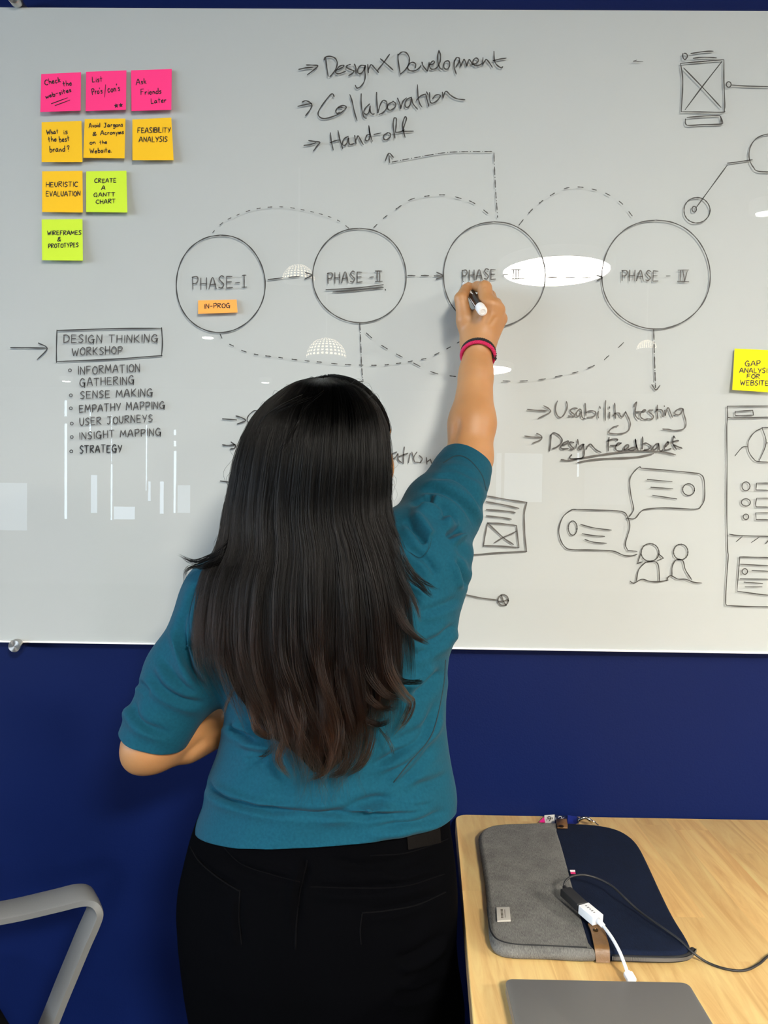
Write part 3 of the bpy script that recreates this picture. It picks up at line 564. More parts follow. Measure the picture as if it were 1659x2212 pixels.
def fastmesh(name, P, F):
    me = bpy.data.meshes.new(name); me.vertices.add(len(P)); me.vertices.foreach_set('co', P.astype(np.float32).ravel())
    k = F.shape[1]; me.loops.add(F.size); me.loops.foreach_set('vertex_index', F.astype(np.int32).ravel())
    me.polygons.add(len(F)); me.polygons.foreach_set('loop_start', np.arange(len(F), dtype=np.int32) * k)
    try: me.polygons.foreach_set('loop_total', np.full(len(F), k, np.int32))
    except Exception: pass
    me.update(calc_edges=True); me.validate(); return me
def seg_dist(px, L):
    """distance (signed by side) of 2-D points to a polyline, and how far along it (0..1)"""
    L = spline(L, 6); best = np.full(len(px), 1e9); sg = np.zeros(len(px)); tt = np.zeros(len(px)); n = len(L) - 1
    for i in range(n):
        a, b = L[i], L[i + 1]; ab = b - a; t = np.clip(((px - a) @ ab) / (ab @ ab + 1e-9), 0, 1)
        q = px - a - t[:, None] * ab; d = np.hypot(q[:, 0], q[:, 1]); s = np.sign(ab[0] * (px[:, 1] - a[1]) - ab[1] * (px[:, 0] - a[0]))
        m = d < best; best[m] = d[m]; sg[m] = s[m]; tt[m] = (i + t[m]) / n
    return best * sg, tt
def folds(P, F, lines, face=-0.15):
    """press folds into cloth: each fold is a line (seen in the photograph) with depth in mm, width in px and the side its ridge stands on"""
    N = vnormals(P, F); px = to_px(P); view = CAM - P; view /= np.linalg.norm(view, axis=1)[:, None]; fc = (N * view).sum(1)
    w0 = np.clip((fc - face) / 0.3, 0, 1); D = np.zeros(len(P))
    for L, dep, wid, side in lines:
        wid = max(wid, 6.5) if dep > 1.9 else wid
        L = np.array(L, float); lo, hi = L.min(0) - 5 * wid, L.max(0) + 5 * wid
        m = np.where(((px > lo) & (px < hi)).all(1) & (w0 > 0))[0]
        if not len(m): continue
        d, t = seg_dist(px[m], L); d = d * side; fade = np.clip(np.minimum(t, 1 - t) * 3.6, 0, 1); fade = fade * fade * (3 - 2 * fade)
        D[m] += w0[m] * fade * dep * 0.0014 * (-np.exp(-(d / wid) ** 2) + 0.8 * np.exp(-((d - 2.0 * wid) / (1.4 * wid)) ** 2) + 0.3 * np.exp(-((d + 2.2 * wid) / (1.6 * wid)) ** 2))
    return P + N * D[:, None]
# ------------------------------------------------------------------ the woman
CY = -0.30
def PW(px, py, y): return at_y(px, py, y)
def row(py, L, R, ry, cy=CY):
    a, b = at_y(L, py, cy), at_y(R, py, cy); return ((a[2] + b[2]) / 2, (a[0] + b[0]) / 2, cy, (b[0] - a[0]) / 2, ry)
TORSO = [row(1140, 640, 800, .055), row(1165, 575, 868, .068), row(1200, 515, 930, .085), row(1240, 462, 962, .10), row(1300, 450, 985, .112), row(1380, 456, 975, .120),
         row(1460, 478, 963, .120), row(1540, 493, 961, .117), row(1620, 473, 967, .120), row(1680, 451, 982, .124), row(1722, 446, 987, .127), row(1742, 441, 984, .127), row(1765, 430, 984, .131),
         row(1800, 427, 978, .136), row(1860, 420, 976, .138), row(1900, 415, 978, .138)]
SR, ER, WR = PW(892, 1222, -.285), PW(1014, 990, -.135), PW(1033, 746, -.070)
SL, EL, WL = PW(490, 1300, -.30), PW(320, 1611, -.335), PW(560, 1535, -.150)
person = empty('person', (float(at_y(690, 1106, CY)[0]), CY, 0.0), 'woman seen from behind with long dark hair, teal half-sleeved top and black jeans, writing on the board with her raised right hand', 'person')
person['label'] = 'woman from behind, long dark hair, teal top, black jeans, writing on the board'
skin_m = bpy.data.materials.new('skin'); skin_m.use_nodes = True; MATS['skin'] = skin_m
b = skin_m.node_tree.nodes['Principled BSDF']; b.inputs['Base Color'].default_value = srgb(196, 140, 92); b.inputs['Roughness'].default_value = 0.48
b.inputs['Subsurface Weight'].default_value = 0.15; b.inputs['Subsurface Radius'].default_value = (0.012, 0.005, 0.003); b.inputs['Subsurface Scale'].default_value = 1.0
nt = skin_m.node_tree; tc = nt.nodes.new('ShaderNodeTexCoord')
n1 = nt.nodes.new('ShaderNodeTexNoise'); n1.inputs['Scale'].default_value = 25; n1.inputs['Detail'].default_value = 6; nt.links.new(tc.outputs['Object'], n1.inputs['Vector'])
mx = nt.nodes.new('ShaderNodeMix'); mx.data_type = 'RGBA'; mx.inputs[6].default_value = srgb(158, 110, 68); mx.inputs[7].default_value = srgb(182, 134, 88); nt.links.new(n1.outputs['Fac'], mx.inputs[0]); nt.links.new(mx.outputs[2], b.inputs['Base Color'])
n2 = nt.nodes.new('ShaderNodeTexVoronoi'); n2.inputs['Scale'].default_value = 900; nt.links.new(tc.outputs['Object'], n2.inputs['Vector'])
bp = nt.nodes.new('ShaderNodeBump'); bp.inputs['Strength'].default_value = 0.12; bp.inputs['Distance'].default_value = 0.0006; nt.links.new(n2.outputs['Distance'], bp.inputs['Height']); nt.links.new(bp.outputs['Normal'], b.inputs['Normal'])

def axis(lo, hi, step, dlo=None, dhi=None, dstep=None):
    if dlo is None: return np.arange(lo, hi, step)
    return np.concatenate([np.arange(lo, dlo, step), np.arange(dlo, dhi, dstep), np.arange(dhi, hi, step)])
HC = PW(723, 965, -.290); YAW = math.radians(38)
hs_, hf_ = np.array([math.cos(YAW), -math.sin(YAW), 0]), np.array([math.sin(YAW), math.cos(YAW), 0.10]); hf_ /= np.linalg.norm(hf_); hu_ = np.cross(hs_, hf_)
HM = np.array([hs_, hf_, hu_]); H = lambda a, b_, c: HC + a * hs_ + b_ * hf_ + c * hu_
f = Field(axis(-.44, .24, .0042, .085, .235, .0017), axis(-.47, .0, .0042, -.125, -.002, .0017), axis(0.0, 1.60, .0045, 1.555, 1.745, .0017)[:1])
f = Field(axis(-.44, .24, .0042, .085, .235, .0017), axis(-.47, .0, .0042, -.125, -.002, .0017), np.concatenate([np.arange(0.0, 1.60, .0045), np.arange(1.60, 1.76, .0017)]))
f.loft([(z, x, y, rx * .86, ry * .84) for z, x, y, rx, ry in TORSO], k=.02)
hz = at_y(690, 1900, CY)[2]
# hips and legs under the jeans
cxh = at_y(690, 1960, CY)[0]
LEGS = [((cxh - .095, CY, hz - .04), (cxh - .092, CY + .01, .44), .094, .060), ((cxh - .092, CY + .01, .44), (cxh - .095, CY - .01, .09), .058, .038),
        ((cxh + .085, CY, hz - .04), (cxh + .088, CY + .02, .44), .094, .060), ((cxh + .088, CY + .02, .44), (cxh + .095, CY, .09), .058, .038)]
for a, b_, ra, rb in LEGS: f.cone(a, b_, ra, rb, .03)
for sx in (-.09, .09): f.cone((cxh + sx, CY - .04, .04), (cxh + sx * 1.1, CY + .13, .03), .034, .026, .02)
# neck, head
f.cone(PW(705, 1190, -.30), H(0, -.012, -.07), .056, .050, .02)
f.ell(HC, (.072, .090, .098), .012, HM)
f.ell(H(0, .032, -.062), (.053, .055, .058), .02, HM); f.cone(H(-.012, .070, -.105), H(.012, .070, -.105), .016, .016, .02)
for sx in (-1, 1):
    f.ell(H(sx * .036, .052, -.035), (.026, .026, .03), .018, HM); f.ell(H(sx * .029, .094, .006), (.014, .010, .010), .008, HM, cut=True)
    f.cone(H(sx * .012, .088, .020), H(sx * .042, .078, .020), .007, .006, .01)
    f.ell(H(sx * .071, .010, -.038), (.009, .017, .030), .006, HM); f.ell(H(sx * .070, .014, -.066), (.006, .008, .010), .006, HM)
f.cone(H(0, .086, .012), H(0, .103, -.030), .007, .011, .008); f.cone(H(-.011, .094, -.033), H(.011, .094, -.033), .008, .008, .006)
f.ell(H(0, .090, -.060), (.023, .009, .0065), .004, HM); f.ell(H(0, .087, -.073), (.019, .009, .0075), .004, HM); f.ell(H(0, .101, -.0665), (.024, .006, .0012), .003, HM, cut=True)
# arms
f.cone(SR, ER, .050, .037, .02); 
def lerp(a, b_, t): return a + (b_ - a) * t
f.cone(ER, lerp(ER, WR, .30), .0355, .0375, .02); f.cone(lerp(ER, WR, .30), lerp(ER, WR, .75), .0375, .0285, .02); f.cone(lerp(ER, WR, .72), WR, .029, .0245, .01)
f.cone(SL, EL, .044, .034, .02); f.cone(EL + [.01, 0, 0], lerp(EL, WL, .45), .034, .034, .02); f.cone(EL, lerp(EL, WL, .3), .0315, .036, .02); f.cone(lerp(EL, WL, .3), WL, .036, .026, .02); f.cone(EL, EL + (EL - SL) * .06 + [-.008, 0, -.004], .028, .018, .02)
hl = WL - EL; hl /= np.linalg.norm(hl)
f.cone(WL, WL + hl * .07, .026, .026, .015)
for q in range(4):
    o = np.array([0.0, 0.0, .030 - .019 * q]); p0 = WL + hl * .075 + o; p1 = p0 + hl * (.035 - .003 * abs(q - 1)) + np.array([0, -.006, -.004]); f.cone(p0, p1, .010, .0085, .006); f.cone(p1, p1 + hl * .026 + np.array([0, -.014, -.006]), .0085, .007, .004)
f.cone(WL + hl * .02 + [0, 0, .02], WL + hl * .065 + np.array([0, -.01, .045]), .012, .009, .008)
# right hand closed on the marker
wr = lambda px, py, y: PW(px, py, y)
HAND = [ # metacarpals
 ((1020, 744, -.064), (1050, 655, -.082), .0165, .0135, .012), ((1031, 748, -.070), (1064, 660, -.086), .0185, .0135, .012), ((1041, 748, -.068), (1075, 670, -.078), .0175, .0130, .012), ((1048, 748, -.060), (1081, 689, -.062), .016, .0122, .012),
 ((1032, 744, -.060), (1050, 690, -.058), .022, .022, .015),
 # index
 ((1051, 655, -.082), (1047, 622, -.074), .0130, .0130, .006), ((1046, 622, -.074), (1031, 619, -.052), .0112, .0092, .003), ((1031, 619, -.052), (1019, 622, -.036), .0090, .0078, .003),
 # middle
 ((1064, 660, -.086), (1058, 640, -.052), .0128, .0108, .003), ((1058, 640, -.052), (1044, 640, -.030), .0104, .0092, .003), ((1044, 640, -.030), (1030, 645, -.024), .0090, .0080, .003),
 # ring
 ((1075, 670, -.078), (1071, 656, -.044), .0125, .0102, .003), ((1071, 656, -.044), (1058, 656, -.022), .0100, .0088, .003), ((1058, 656, -.022), (1043, 662, -.022), .0088, .0078, .003),
 # little finger
 ((1081, 689, -.062), (1080, 676, -.034), .0118, .0092, .003), ((1080, 676, -.034), (1068, 677, -.017), .0090, .0080, .003), ((1068, 674, -.017), (1052, 680, -.022), .0080, .0070, .003),
 # thumb
 ((1018, 738, -.058), (1004, 690, -.066), .0170, .0140, .012), ((1004, 690, -.066), (996, 645, -.066), .0140, .0118, .006), ((996, 645, -.066), (1007, 625, -.048), .0115, .0095, .003), ((1007, 625, -.048), (1012, 620, -.041), .0095, .0086, .002),
 ((1006, 702, -.056), (1032, 682, -.056), .011, .010, .014)]
for a, b_, ra, rb, k in HAND: f.cone(wr(*a), wr(*b_), ra, rb, k)
f.cone(WR, wr(1030, 735, -.066), .0245, .0225, .014)
Pb, Fb = f.mesh(); Pb = relax(Pb, Fb, 2)
# knuckle and wrist creases
Pb = folds(Pb, Fb, [([(1041, 622), (1050, 619)], .5, 1.5, 1), ([(992, 646), (1001, 650)], .5, 1.5, 1), ([(1010, 742), (1060, 738)], .5, 2.5, 1), ([(1030, 690), (1040, 660)], .8, 4, 1), ([(1044, 700), (1060, 668)], .8, 4, 1), ([(1056, 706), (1073, 680)], .7, 4, 1),
                    ([(385, 1650), (420, 1615), (455, 1590)], 2.0, 6, 1), ([(975, 965), (985, 935), (990, 900)], 1.5, 6, -1)])
loc = np.array(person.location)
body = link('body', fastmesh('body', Pb - loc, Fb), skin_m, person, smooth=True)

# eyes, brows and lips stay with the head
for sx in (-1, 1):
    ey = MB(); bm = bmesh.new(); bmesh.ops.create_uvsphere(bm, u_segments=20, v_segments=14, radius=.0118); m4 = np.eye(4); m4[:3, 3] = H(sx * .029, .0722, .004); ey.bm(bm, m4)
    e = ey.build('eye', mat('eye_white', (.75, .73, .7), .15), person, smooth=True)
    MB().lathe([(.0055, 0), (.0052, .0008), (.0, .0010)], H(sx * .029, .0834, .004), (hs_, hu_, hf_), 20).build('iris', mat('iris_brown', (.03, .012, .006), .1), e, smooth=True)
    MB().tube([H(sx * (.012 + .009 * i), .0975 - .0016 * i * i, .0215 + .002 * math.sin(i)) for i in range(5)], [.0012, .0024, .0024, .002, .0008], 6).build('eyebrow', mat('brow_hair', (.01, .008, .007), .6), person, smooth=True)
EP = at_y(830.5, 1080, H(.077, .014, -.068)[1])
MB().lathe([(.0, -.002), (.0028, -.0015), (.0034, 0), (.0028, .0015), (.0, .002)], EP, (hu_, hf_, hs_), 16).build('earring', mat('earring_gold', (.9, .62, .2), .15, metal=1), person, smooth=True, label='small gold stud earring')
MB().tube([EP + hf_ * .006 * math.sin(a) + hu_ * (-.008 + .006 * math.cos(a)) for a in np.linspace(0, 6.28, 25)], .0012, 6).build('earring', MATS['earring_gold'], person, smooth=True)

# ---- shirt
teal = bpy.data.materials.new('teal_jersey'); teal.use_nodes = True; nt = teal.node_tree; b = nt.nodes['Principled BSDF']
tc = nt.nodes.new('ShaderNodeTexCoord'); n1 = nt.nodes.new('ShaderNodeTexNoise'); n1.inputs['Scale'].default_value = 260; n1.inputs['Detail'].default_value = 5; nt.links.new(tc.outputs['Object'], n1.inputs['Vector'])
mx = nt.nodes.new('ShaderNodeMix'); mx.data_type = 'RGBA'; mx.inputs[6].default_value = (.003, .045, .078, 1); mx.inputs[7].default_value = (.008, .080, .125, 1); nt.links.new(n1.outputs['Fac'], mx.inputs[0]); nt.links.new(mx.outputs[2], b.inputs['Base Color'])
b.inputs['Roughness'].default_value = .85; b.inputs['Sheen Weight'].default_value = .04; b.inputs['Specular IOR Level'].default_value = .08
bp = nt.nodes.new('ShaderNodeBump'); bp.inputs['Strength'].default_value = .35; bp.inputs['Distance'].default_value = .0012; nt.links.new(n1.outputs['Fac'], bp.inputs['Height']); nt.links.new(bp.outputs['Normal'], b.inputs['Normal'])
f = Field(np.arange(-.42, .21, .0025), np.arange(-.47, -.06, .0028), np.arange(.80, 1.47, .0025))
f.loft(TORSO, k=.03)
f.cone(PW(880, 1310, -.31), SR, .068, .078, .03); f.cone(SR + [-.06, 0, -.02], SR, .07, .076, .03)
f.cone(SR, lerp(SR, ER, .5), .079, .060, .02); f.cone(lerp(SR, ER, .5), lerp(SR, ER, .78), .060, .0465, .02); f.cone(lerp(SR, ER, .75), lerp(SR, ER, 1.12), .0470, .0420, .02)
f.cone(SL + [.06, 0, .01], SL, .066, .062, .03); f.cone(SL, lerp(SL, EL, .5), .061, .057, .03); f.cone(lerp(SL, EL, .5), lerp(SL, EL, 1.10), .057, .0455, .02)
Ps, Fs = f.mesh(); Ps = relax(Ps, Fs, 2)
FOLD = [
 # right sleeve and shoulder
 ([(930, 1040), (975, 1030), (1020, 1060), (1045, 1110)], 5, 6, -1), ([(900, 1065), (950, 1062), (1005, 1095), (1038, 1150)], 5, 7, -1), ([(935, 1020), (985, 1018), (1035, 1045)], 3, 5, -1),
 ([(880, 1090), (915, 1090), (960, 1100), (1000, 1150)], 5, 7, 1), ([(873, 1120), (895, 1140), (915, 1165), (921, 1172)], 10, 8, -1), ([(908, 1082), (925, 1085), (932, 1070)], 8, 5, 1),
 ([(950, 1125), (966, 1103)], 5, 4, 1), ([(965, 1160), (985, 1148), (1000, 1143)], 11, 7, 1), ([(985, 1200), (1000, 1240), (1010, 1275)], 6, 6, 1),
 ([(870, 1180), (920, 1210), (945, 1250)], 4, 8, 1), ([(980, 1170), (1010, 1210), (1020, 1240)], 3, 8, -1),
 # back on the right
 ([(905, 1395), (950, 1375), (990, 1345)], 5, 8, 1), ([(880, 1425), (930, 1400), (975, 1375)], 3, 8, 1), ([(900, 1325), (950, 1310), (1000, 1290)], 3, 8, 1),
 ([(885, 1510), (925, 1480), (958, 1440)], 7, 10, -1), ([(838, 1610), (880, 1590), (920, 1560), (945, 1500)], 4, 9, 1), ([(790, 1660), (850, 1630), (910, 1590), (940, 1530)], 6, 8, 1),
 ([(820, 1680), (880, 1640), (920, 1600)], 3, 7, 1), ([(850, 1700), (900, 1650), (940, 1600)], 4, 10, 1),
 # waist
 ([(495, 1560), (510, 1580), (560, 1605)], 7, 7, -1), ([(505, 1620), (560, 1628), (610, 1634)], 4, 7, -1), ([(520, 1640), (580, 1640)], 3, 6, -1),
 ([(440, 1685), (470, 1715), (530, 1740), (600, 1752), (680, 1752)], 8, 7, -1), ([(680, 1750), (740, 1745), (800, 1730), (860, 1722)], 6, 9, 1), ([(600, 1752), (700, 1756), (800, 1760), (880, 1756), (960, 1742)], 7, 8, -1),
 ([(780, 1790), (860, 1780), (920, 1770), (975, 1748)], 6, 9, 1), ([(820, 1735), (880, 1740), (940, 1735)], 4, 7, 1), ([(800, 1832), (860, 1815), (930, 1790)], 3, 8, 1), ([(880, 1700), (930, 1690), (975, 1670)], 3, 9, -1),
 # left sleeve
 ([(405, 1300), (395, 1360), (410, 1440), (450, 1490)], 6, 7, -1), ([(385, 1340), (390, 1380), (402, 1420), (425, 1470), (445, 1482)], 5, 7, 1), ([(430, 1250), (412, 1300), (410, 1370), (428, 1410)], 6, 6, -1),
 ([(340, 1405), (370, 1450), (400, 1480), (450, 1500)], 4, 9, 1), ([(322, 1440), (345, 1480), (395, 1510), (450, 1520)], 5, 9, 1), ([(290, 1500), (292, 1540), (320, 1570), (380, 1590)], 5, 8, 1), ([(300, 1470), (330, 1500)], 3, 7, 1)]
Ps = folds(Ps, Fs, FOLD)
rs = np.random.RandomState(3)
N = vnormals(Ps, Fs); q = Ps * 34; und = (np.sin(q[:, 0] * 1.3 + 2 * np.sin(q[:, 2] * .7)) * np.sin(q[:, 2] * 1.1 + q[:, 1]) + .6 * np.sin(q[:, 0] * 2.3 - q[:, 2] * 1.9 + 2 * np.sin(q[:, 0]))) * .0014; Ps = Ps + N * und[:, None]
bm = bmesh.new(); me0 = fastmesh('t', Ps, Fs); bm.from_mesh(me0)
def cutoff(bm, co, no, near, rad):
    near = Vector(near); gv = [v for v in bm.verts if (v.co - near).length < rad]; gs = set(gv)
    ge = [e for e in bm.edges if e.verts[0] in gs and e.verts[1] in gs]; gf = [q for q in bm.faces if all(v in gs for v in q.verts)]
    bmesh.ops.bisect_plane(bm, geom=gv + ge + gf, plane_co=Vector(co), plane_no=Vector(no), clear_outer=True)
ar = ER - SR; ar /= np.linalg.norm(ar); al = EL - SL; al /= np.linalg.norm(al)
cR = lerp(SR, ER, .93); c1_, c2_ = PW(273, 1577, -.335), PW(392, 1612, -.335); cL = (c1_ + c2_) / 2; nL = np.cross(c2_ - c1_, [0, 1, .12]); nL = nL / np.linalg.norm(nL); nL = nL if nL[2] < 0 else -nL
cutoff(bm, cR, ar, cR + ar * .03, .13); cutoff(bm, cL, nL, cL + nL * .035 + [-.012, 0, 0], .092)
hem_l, hem_r = at_y(428, 1784, CY), at_y(976, 1748, CY); hn = np.cross(hem_r - hem_l, [0, 1, -.10]); hn /= np.linalg.norm(hn); hn = hn if hn[2] < 0 else -hn
cutoff(bm, (hem_l + hem_r) / 2 + np.array([0, 0, .002]), hn, (cxh, CY, .86), .34)
def finish(name, bm, m, parent, thick=.0028, smooth=True):
    me = bpy.data.meshes.new(name); bm.to_mesh(me); bm.free(); o = bpy.data.objects.new(name + '_t', me); scene.collection.objects.link(o)
    s = o.modifiers.new('s', 'SOLIDIFY'); s.thickness = thick; s.offset = -1
    dg = bpy.context.evaluated_depsgraph_get(); dg.update(); me2 = bpy.data.meshes.new_from_object(o.evaluated_get(dg)); bpy.data.objects.remove(o); me2.name = name
    loc = Vector(person.location)
    me2.transform(Matrix.Translation(-loc)); o = link(name, me2, m, parent, smooth); return o
bpy.data.meshes.remove(me0)
shirt = finish('shirt', bm, teal, person)
loc = np.array(person.location)
def bvh_of(o):
    me = o.data; V = np.empty(len(me.vertices) * 3, np.float32); me.vertices.foreach_get('co', V); V = V.reshape(-1, 3) + loc
    return BVHTree.FromPolygons([tuple(v) for v in V], [tuple(q.vertices) for q in me.polygons])
tree = bvh_of(shirt)
def on_surface(tree, L, lift, k=6):
    out = []
    for p in spline(L, k):
        d = ray(*p); h = tree.ray_cast(Vector(CAM), Vector(d).normalized())
        if h[0] is not None: out.append(np.array(h[0]) + np.array(h[1]) * (lift if h[1].dot(Vector(d)) < 0 else -lift))
    return out
seam_m = mat('teal_seam_thread', srgb(8, 34, 44), .8)
for L in ([(962, 1425), (958, 1480), (942, 1560), (925, 1600), (890, 1640), (850, 1690)], [(958, 1000), (985, 985), (1012, 992), (1040, 1025), (1050, 1060)]):
    pts = on_surface(tree, L, .0001)
    if len(pts) > 3: MB().tube(pts, .0009, 6).build('seam', seam_m, shirt, smooth=True)

# ---- jeans
denim = mat('black_denim', (.0007, .0008, .0013), .9, spec=.03, bump=.3, bscale=700, var=.25, vscale=12)
f = Field(np.arange(-.36, .17, .0045), np.arange(-.47, -.08, .0045), np.arange(.07, .93, .0045))
JR = [row(1740, 440, 972, .118), row(1780, 424, 972, .124), row(1815, 413, 978, .132), row(1860, 403, 984, .140), row(1910, 396, 987, .147), row(1960, 395, 985, .150), row(2020, 397, 984, .150), row(2080, 403, 990, .142), row(2120, 408, 997, .136), row(2160, 415, 1003, .128), row(2200, 424, 1004, .116), row(2240, 434, 1000, .10)]
f.loft(JR, k=.03, n=2.2)
for i, (a, b_, ra, rb) in enumerate(LEGS):
    f.cone(a, b_, ra + .009, rb + (.018 if i % 2 == 0 else .026), .03)
f.cone((cxh, CY - .19, hz - .05), (cxh, CY - .17, hz - .25), .012, .012, .03, cut=True)
Pj, Fj = f.mesh(); Pj = relax(Pj, Fj, 2)
JF = [([(405, 1830), (440, 1870), (490, 1905), (515, 1920)], 3, 6, -1), ([(460, 1820), (520, 1870), (600, 1895), (640, 1905)], 3, 7, -1), ([(650, 1850), (660, 1880), (645, 1930), (640, 2040)], 5, 6, 1), ([(820, 1880), (880, 1880), (950, 1850)], 4, 9, 1),
      ([(640, 1915), (760, 1920), (870, 1910), (965, 1880)], 4, 8, 1), ([(780, 1970), (860, 1960), (960, 1925)], 3, 7, 1), ([(850, 2075), (900, 2060), (970, 2010)], 5, 10, 1), ([(860, 2120), (920, 2100), (980, 2060)], 4, 10, 1), ([(840, 2150), (900, 2145), (960, 2110)], 5, 9, 1),
      ([(700, 1855), (800, 1870), (940, 1840)], 3, 9, 1), ([(520, 1925), (515, 1990), (525, 2050)], 3, 6, 1)]
Pj = folds(Pj, Fj, JF)
jeans = link('jeans', fastmesh('jeans', Pj - loc, Fj), denim, person, smooth=True)
jt = bvh_of(jeans); stitch = mat('denim_stitching', (.0028, .0028, .0034), .9, spec=.05); st2 = mat('denim_edge', (.0018, .0018, .0024), .9, spec=.05)
for nm, L, r in (('pocket_seam', [(408, 1822), (430, 1860), (470, 1895), (512, 1922), (520, 1924)], .0012), ('pocket_seam', [(518, 1925), (516, 1980), (522, 2040)], .0009), ('pocket_seam', [(782, 1972), (830, 1968), (900, 1955), (962, 1927)], .0012),
                 ('pocket_seam', [(782, 1974), (778, 2010), (780, 2040)], .0010), ('yoke_seam', [(470, 1815), (520, 1865), (590, 1890), (648, 1905)], .0010), ('yoke_seam', [(655, 1915), (760, 1918), (870, 1915), (960, 1888)], .0010),
                 ('centre_seam', [(664, 1858), (656, 1890), (648, 1930), (640, 1990), (638, 2050)], .0014), ('waistband_seam', [(800, 1848), (880, 1842), (968, 1812)], .0010)):
    pts = on_surface(jt, L, .0002)
    if len(pts) > 3: MB().tube(pts, r, 6).build(nm, stitch if 'pocket' in nm else st2, jeans, smooth=True)
# leather patch on the waistband
C = [(878, 1802), (948, 1787), (950, 1820), (880, 1835)]; V = []; n_ = 8
for j in range(n_ + 1):
    for i in range(n_ + 1):
        u, v = i / n_, j / n_; p = (np.array(C[0]) * (1 - u) + np.array(C[1]) * u) * (1 - v) + (np.array(C[3]) * (1 - u) + np.array(C[2]) * u) * v
        h = jt.ray_cast(Vector(CAM), Vector(ray(*p)).normalized()); V.append(np.array(h[0]) + np.array(h[1]) * .0022 if h[0] else at_y(*p, CY - .1))
raw('waist_patch', V, [[j * 9 + i, (j + 1) * 9 + i, (j + 1) * 9 + i + 1, j * 9 + i + 1] for j in range(8) for i in range(8)], mat('black_leather_patch', (.0030, .0024, .0022), .75, spec=.08, bump=.5, bscale=250, var=.4, vscale=90), jeans, smooth=True)
for x in (700, 560): 
    pts = on_surface(jt, [(x - 3, 1846), (x - 6, 1862)], .003, 3)
for sx in (-.09, .095):
    MB().box((cxh + sx - .042, CY - .09, 0.0), (cxh + sx + .042, CY + .17, .022), .008).box((cxh + sx - .038, CY - .085, .015), (cxh + sx + .038, CY + .16, .075), .03).build('shoe', mat('shoe_black', (.012, .012, .012), .5), person, smooth='auto')

# ---- bracelets
wa = WR - ER; wa /= np.linalg.norm(wa); bu = np.cross(wa, [0, 1, 0]); bu /= np.linalg.norm(bu); bv = np.cross(wa, bu)
def bracelet(name, c, r, t, m, tilt, strands, lab):
    ax = wa + tilt; ax /= np.linalg.norm(ax); u = np.cross(ax, [0, 1, 0]); u /= np.linalg.norm(u); v = np.cross(ax, u); mb = MB()
    for s_ in range(strands):
        pts = []
        for a in np.linspace(0, 2 * math.pi, 121):
            w = a * 16 + s_ * 2 * math.pi / strands; pts.append(c + (r + t * .55 * math.cos(w)) * (math.cos(a) * u + math.sin(a) * v * .98) + ax * t * .8 * math.sin(w))
        mb.tube(pts, t * .62, 6, cap=False)
    return mb.build(name, m, person, smooth=True, label=lab)
cb = PW(1033, 764, -.082)
b1 = bracelet('bracelet', cb + wa * .002, .0285, .0026, mat('cord_black', (.008, .008, .008), .8), np.array([0.05, .62, 0]), 3, 'black braided cord bracelet')
b2 = bracelet('bracelet', cb - wa * .004, .0290, .0028, mat('cord_pink', srgb(190, 20, 80), .75), np.array([0.05, .62, 0]), 3, 'pink braided cord bracelet')
kn = MB(); rr = random.Random(2)
for i in range(9):
    p0 = PW(1062, 768, -.088); kn.tube(spline([p0, p0 + np.array([.004 + rr.uniform(0, .004), rr.uniform(-.004, .004), rr.uniform(-.006, .006)]), p0 + np.array([rr.uniform(.004, .009), rr.uniform(-.004, .004), rr.uniform(-.009, .007)])], 4), .0009, 5)
kn.build('knot', MATS['cord_black'], b1, smooth=True)
kn = MB()
for i in range(6):
    p0 = PW(1004, 756, -.088); kn.tube(spline([p0, p0 + np.array([-rr.uniform(.001, .003), -.002, rr.uniform(-.003, .003)]), p0 + np.array([-rr.uniform(.003, .005), 0, rr.uniform(-.004, .004)])], 4), .0012, 5)
kn.build('knot', MATS['cord_pink'], b2, smooth=True)

# ---- marker in her hand
m0, m1 = PW(1001, 609.5, -.0008), PW(1043, 673, -.116); ax = m1 - m0; Lm = np.linalg.norm(ax); ax /= Lm; u = np.cross(ax, [0, 0, 1]); u /= np.linalg.norm(u); v = np.cross(u, ax); AX = (u, v, ax)
mk = empty('marker_pen', tuple(m0), 'black and white board marker held in the right hand of the woman', 'marker')
wp = mat('marker_white_plastic', (.80, .80, .80), .3); bk = mat('marker_black_barrel', (.008, .008, .009), .25)
R0 = .0076
MB().lathe([(.0012, 0), (.0022, .001), (.0024, .008)], m0, AX, 20).build('nib', mat('felt_nib', (.004, .004, .004), .9), mk, smooth='auto')
MB().lathe([(.0030, .006), (.0036, .007), (.0045, .016), (.0070, .020), (.0078, .026)], m0, AX, 32).build('tip_cone', wp, mk, smooth='auto')
MB().lathe([(R0 * .98, .026), (R0, .027), (R0, Lm - .020)], m0, AX, 40).build('barrel', bk, mk, smooth='auto')
MB().lathe([(R0 * 1.08, Lm - .021), (R0 * 1.12, Lm - .019), (R0 * 1.12, Lm - .004), (R0 * 1.0, Lm), (R0 * .62, Lm + .0008), (R0 * .60, Lm - .0006), (R0 * .15, Lm - .0006), (R0 * .12, Lm + .0004), (0, Lm + .0004)], m0, AX, 40).build('end_cap', wp, mk, smooth='auto')
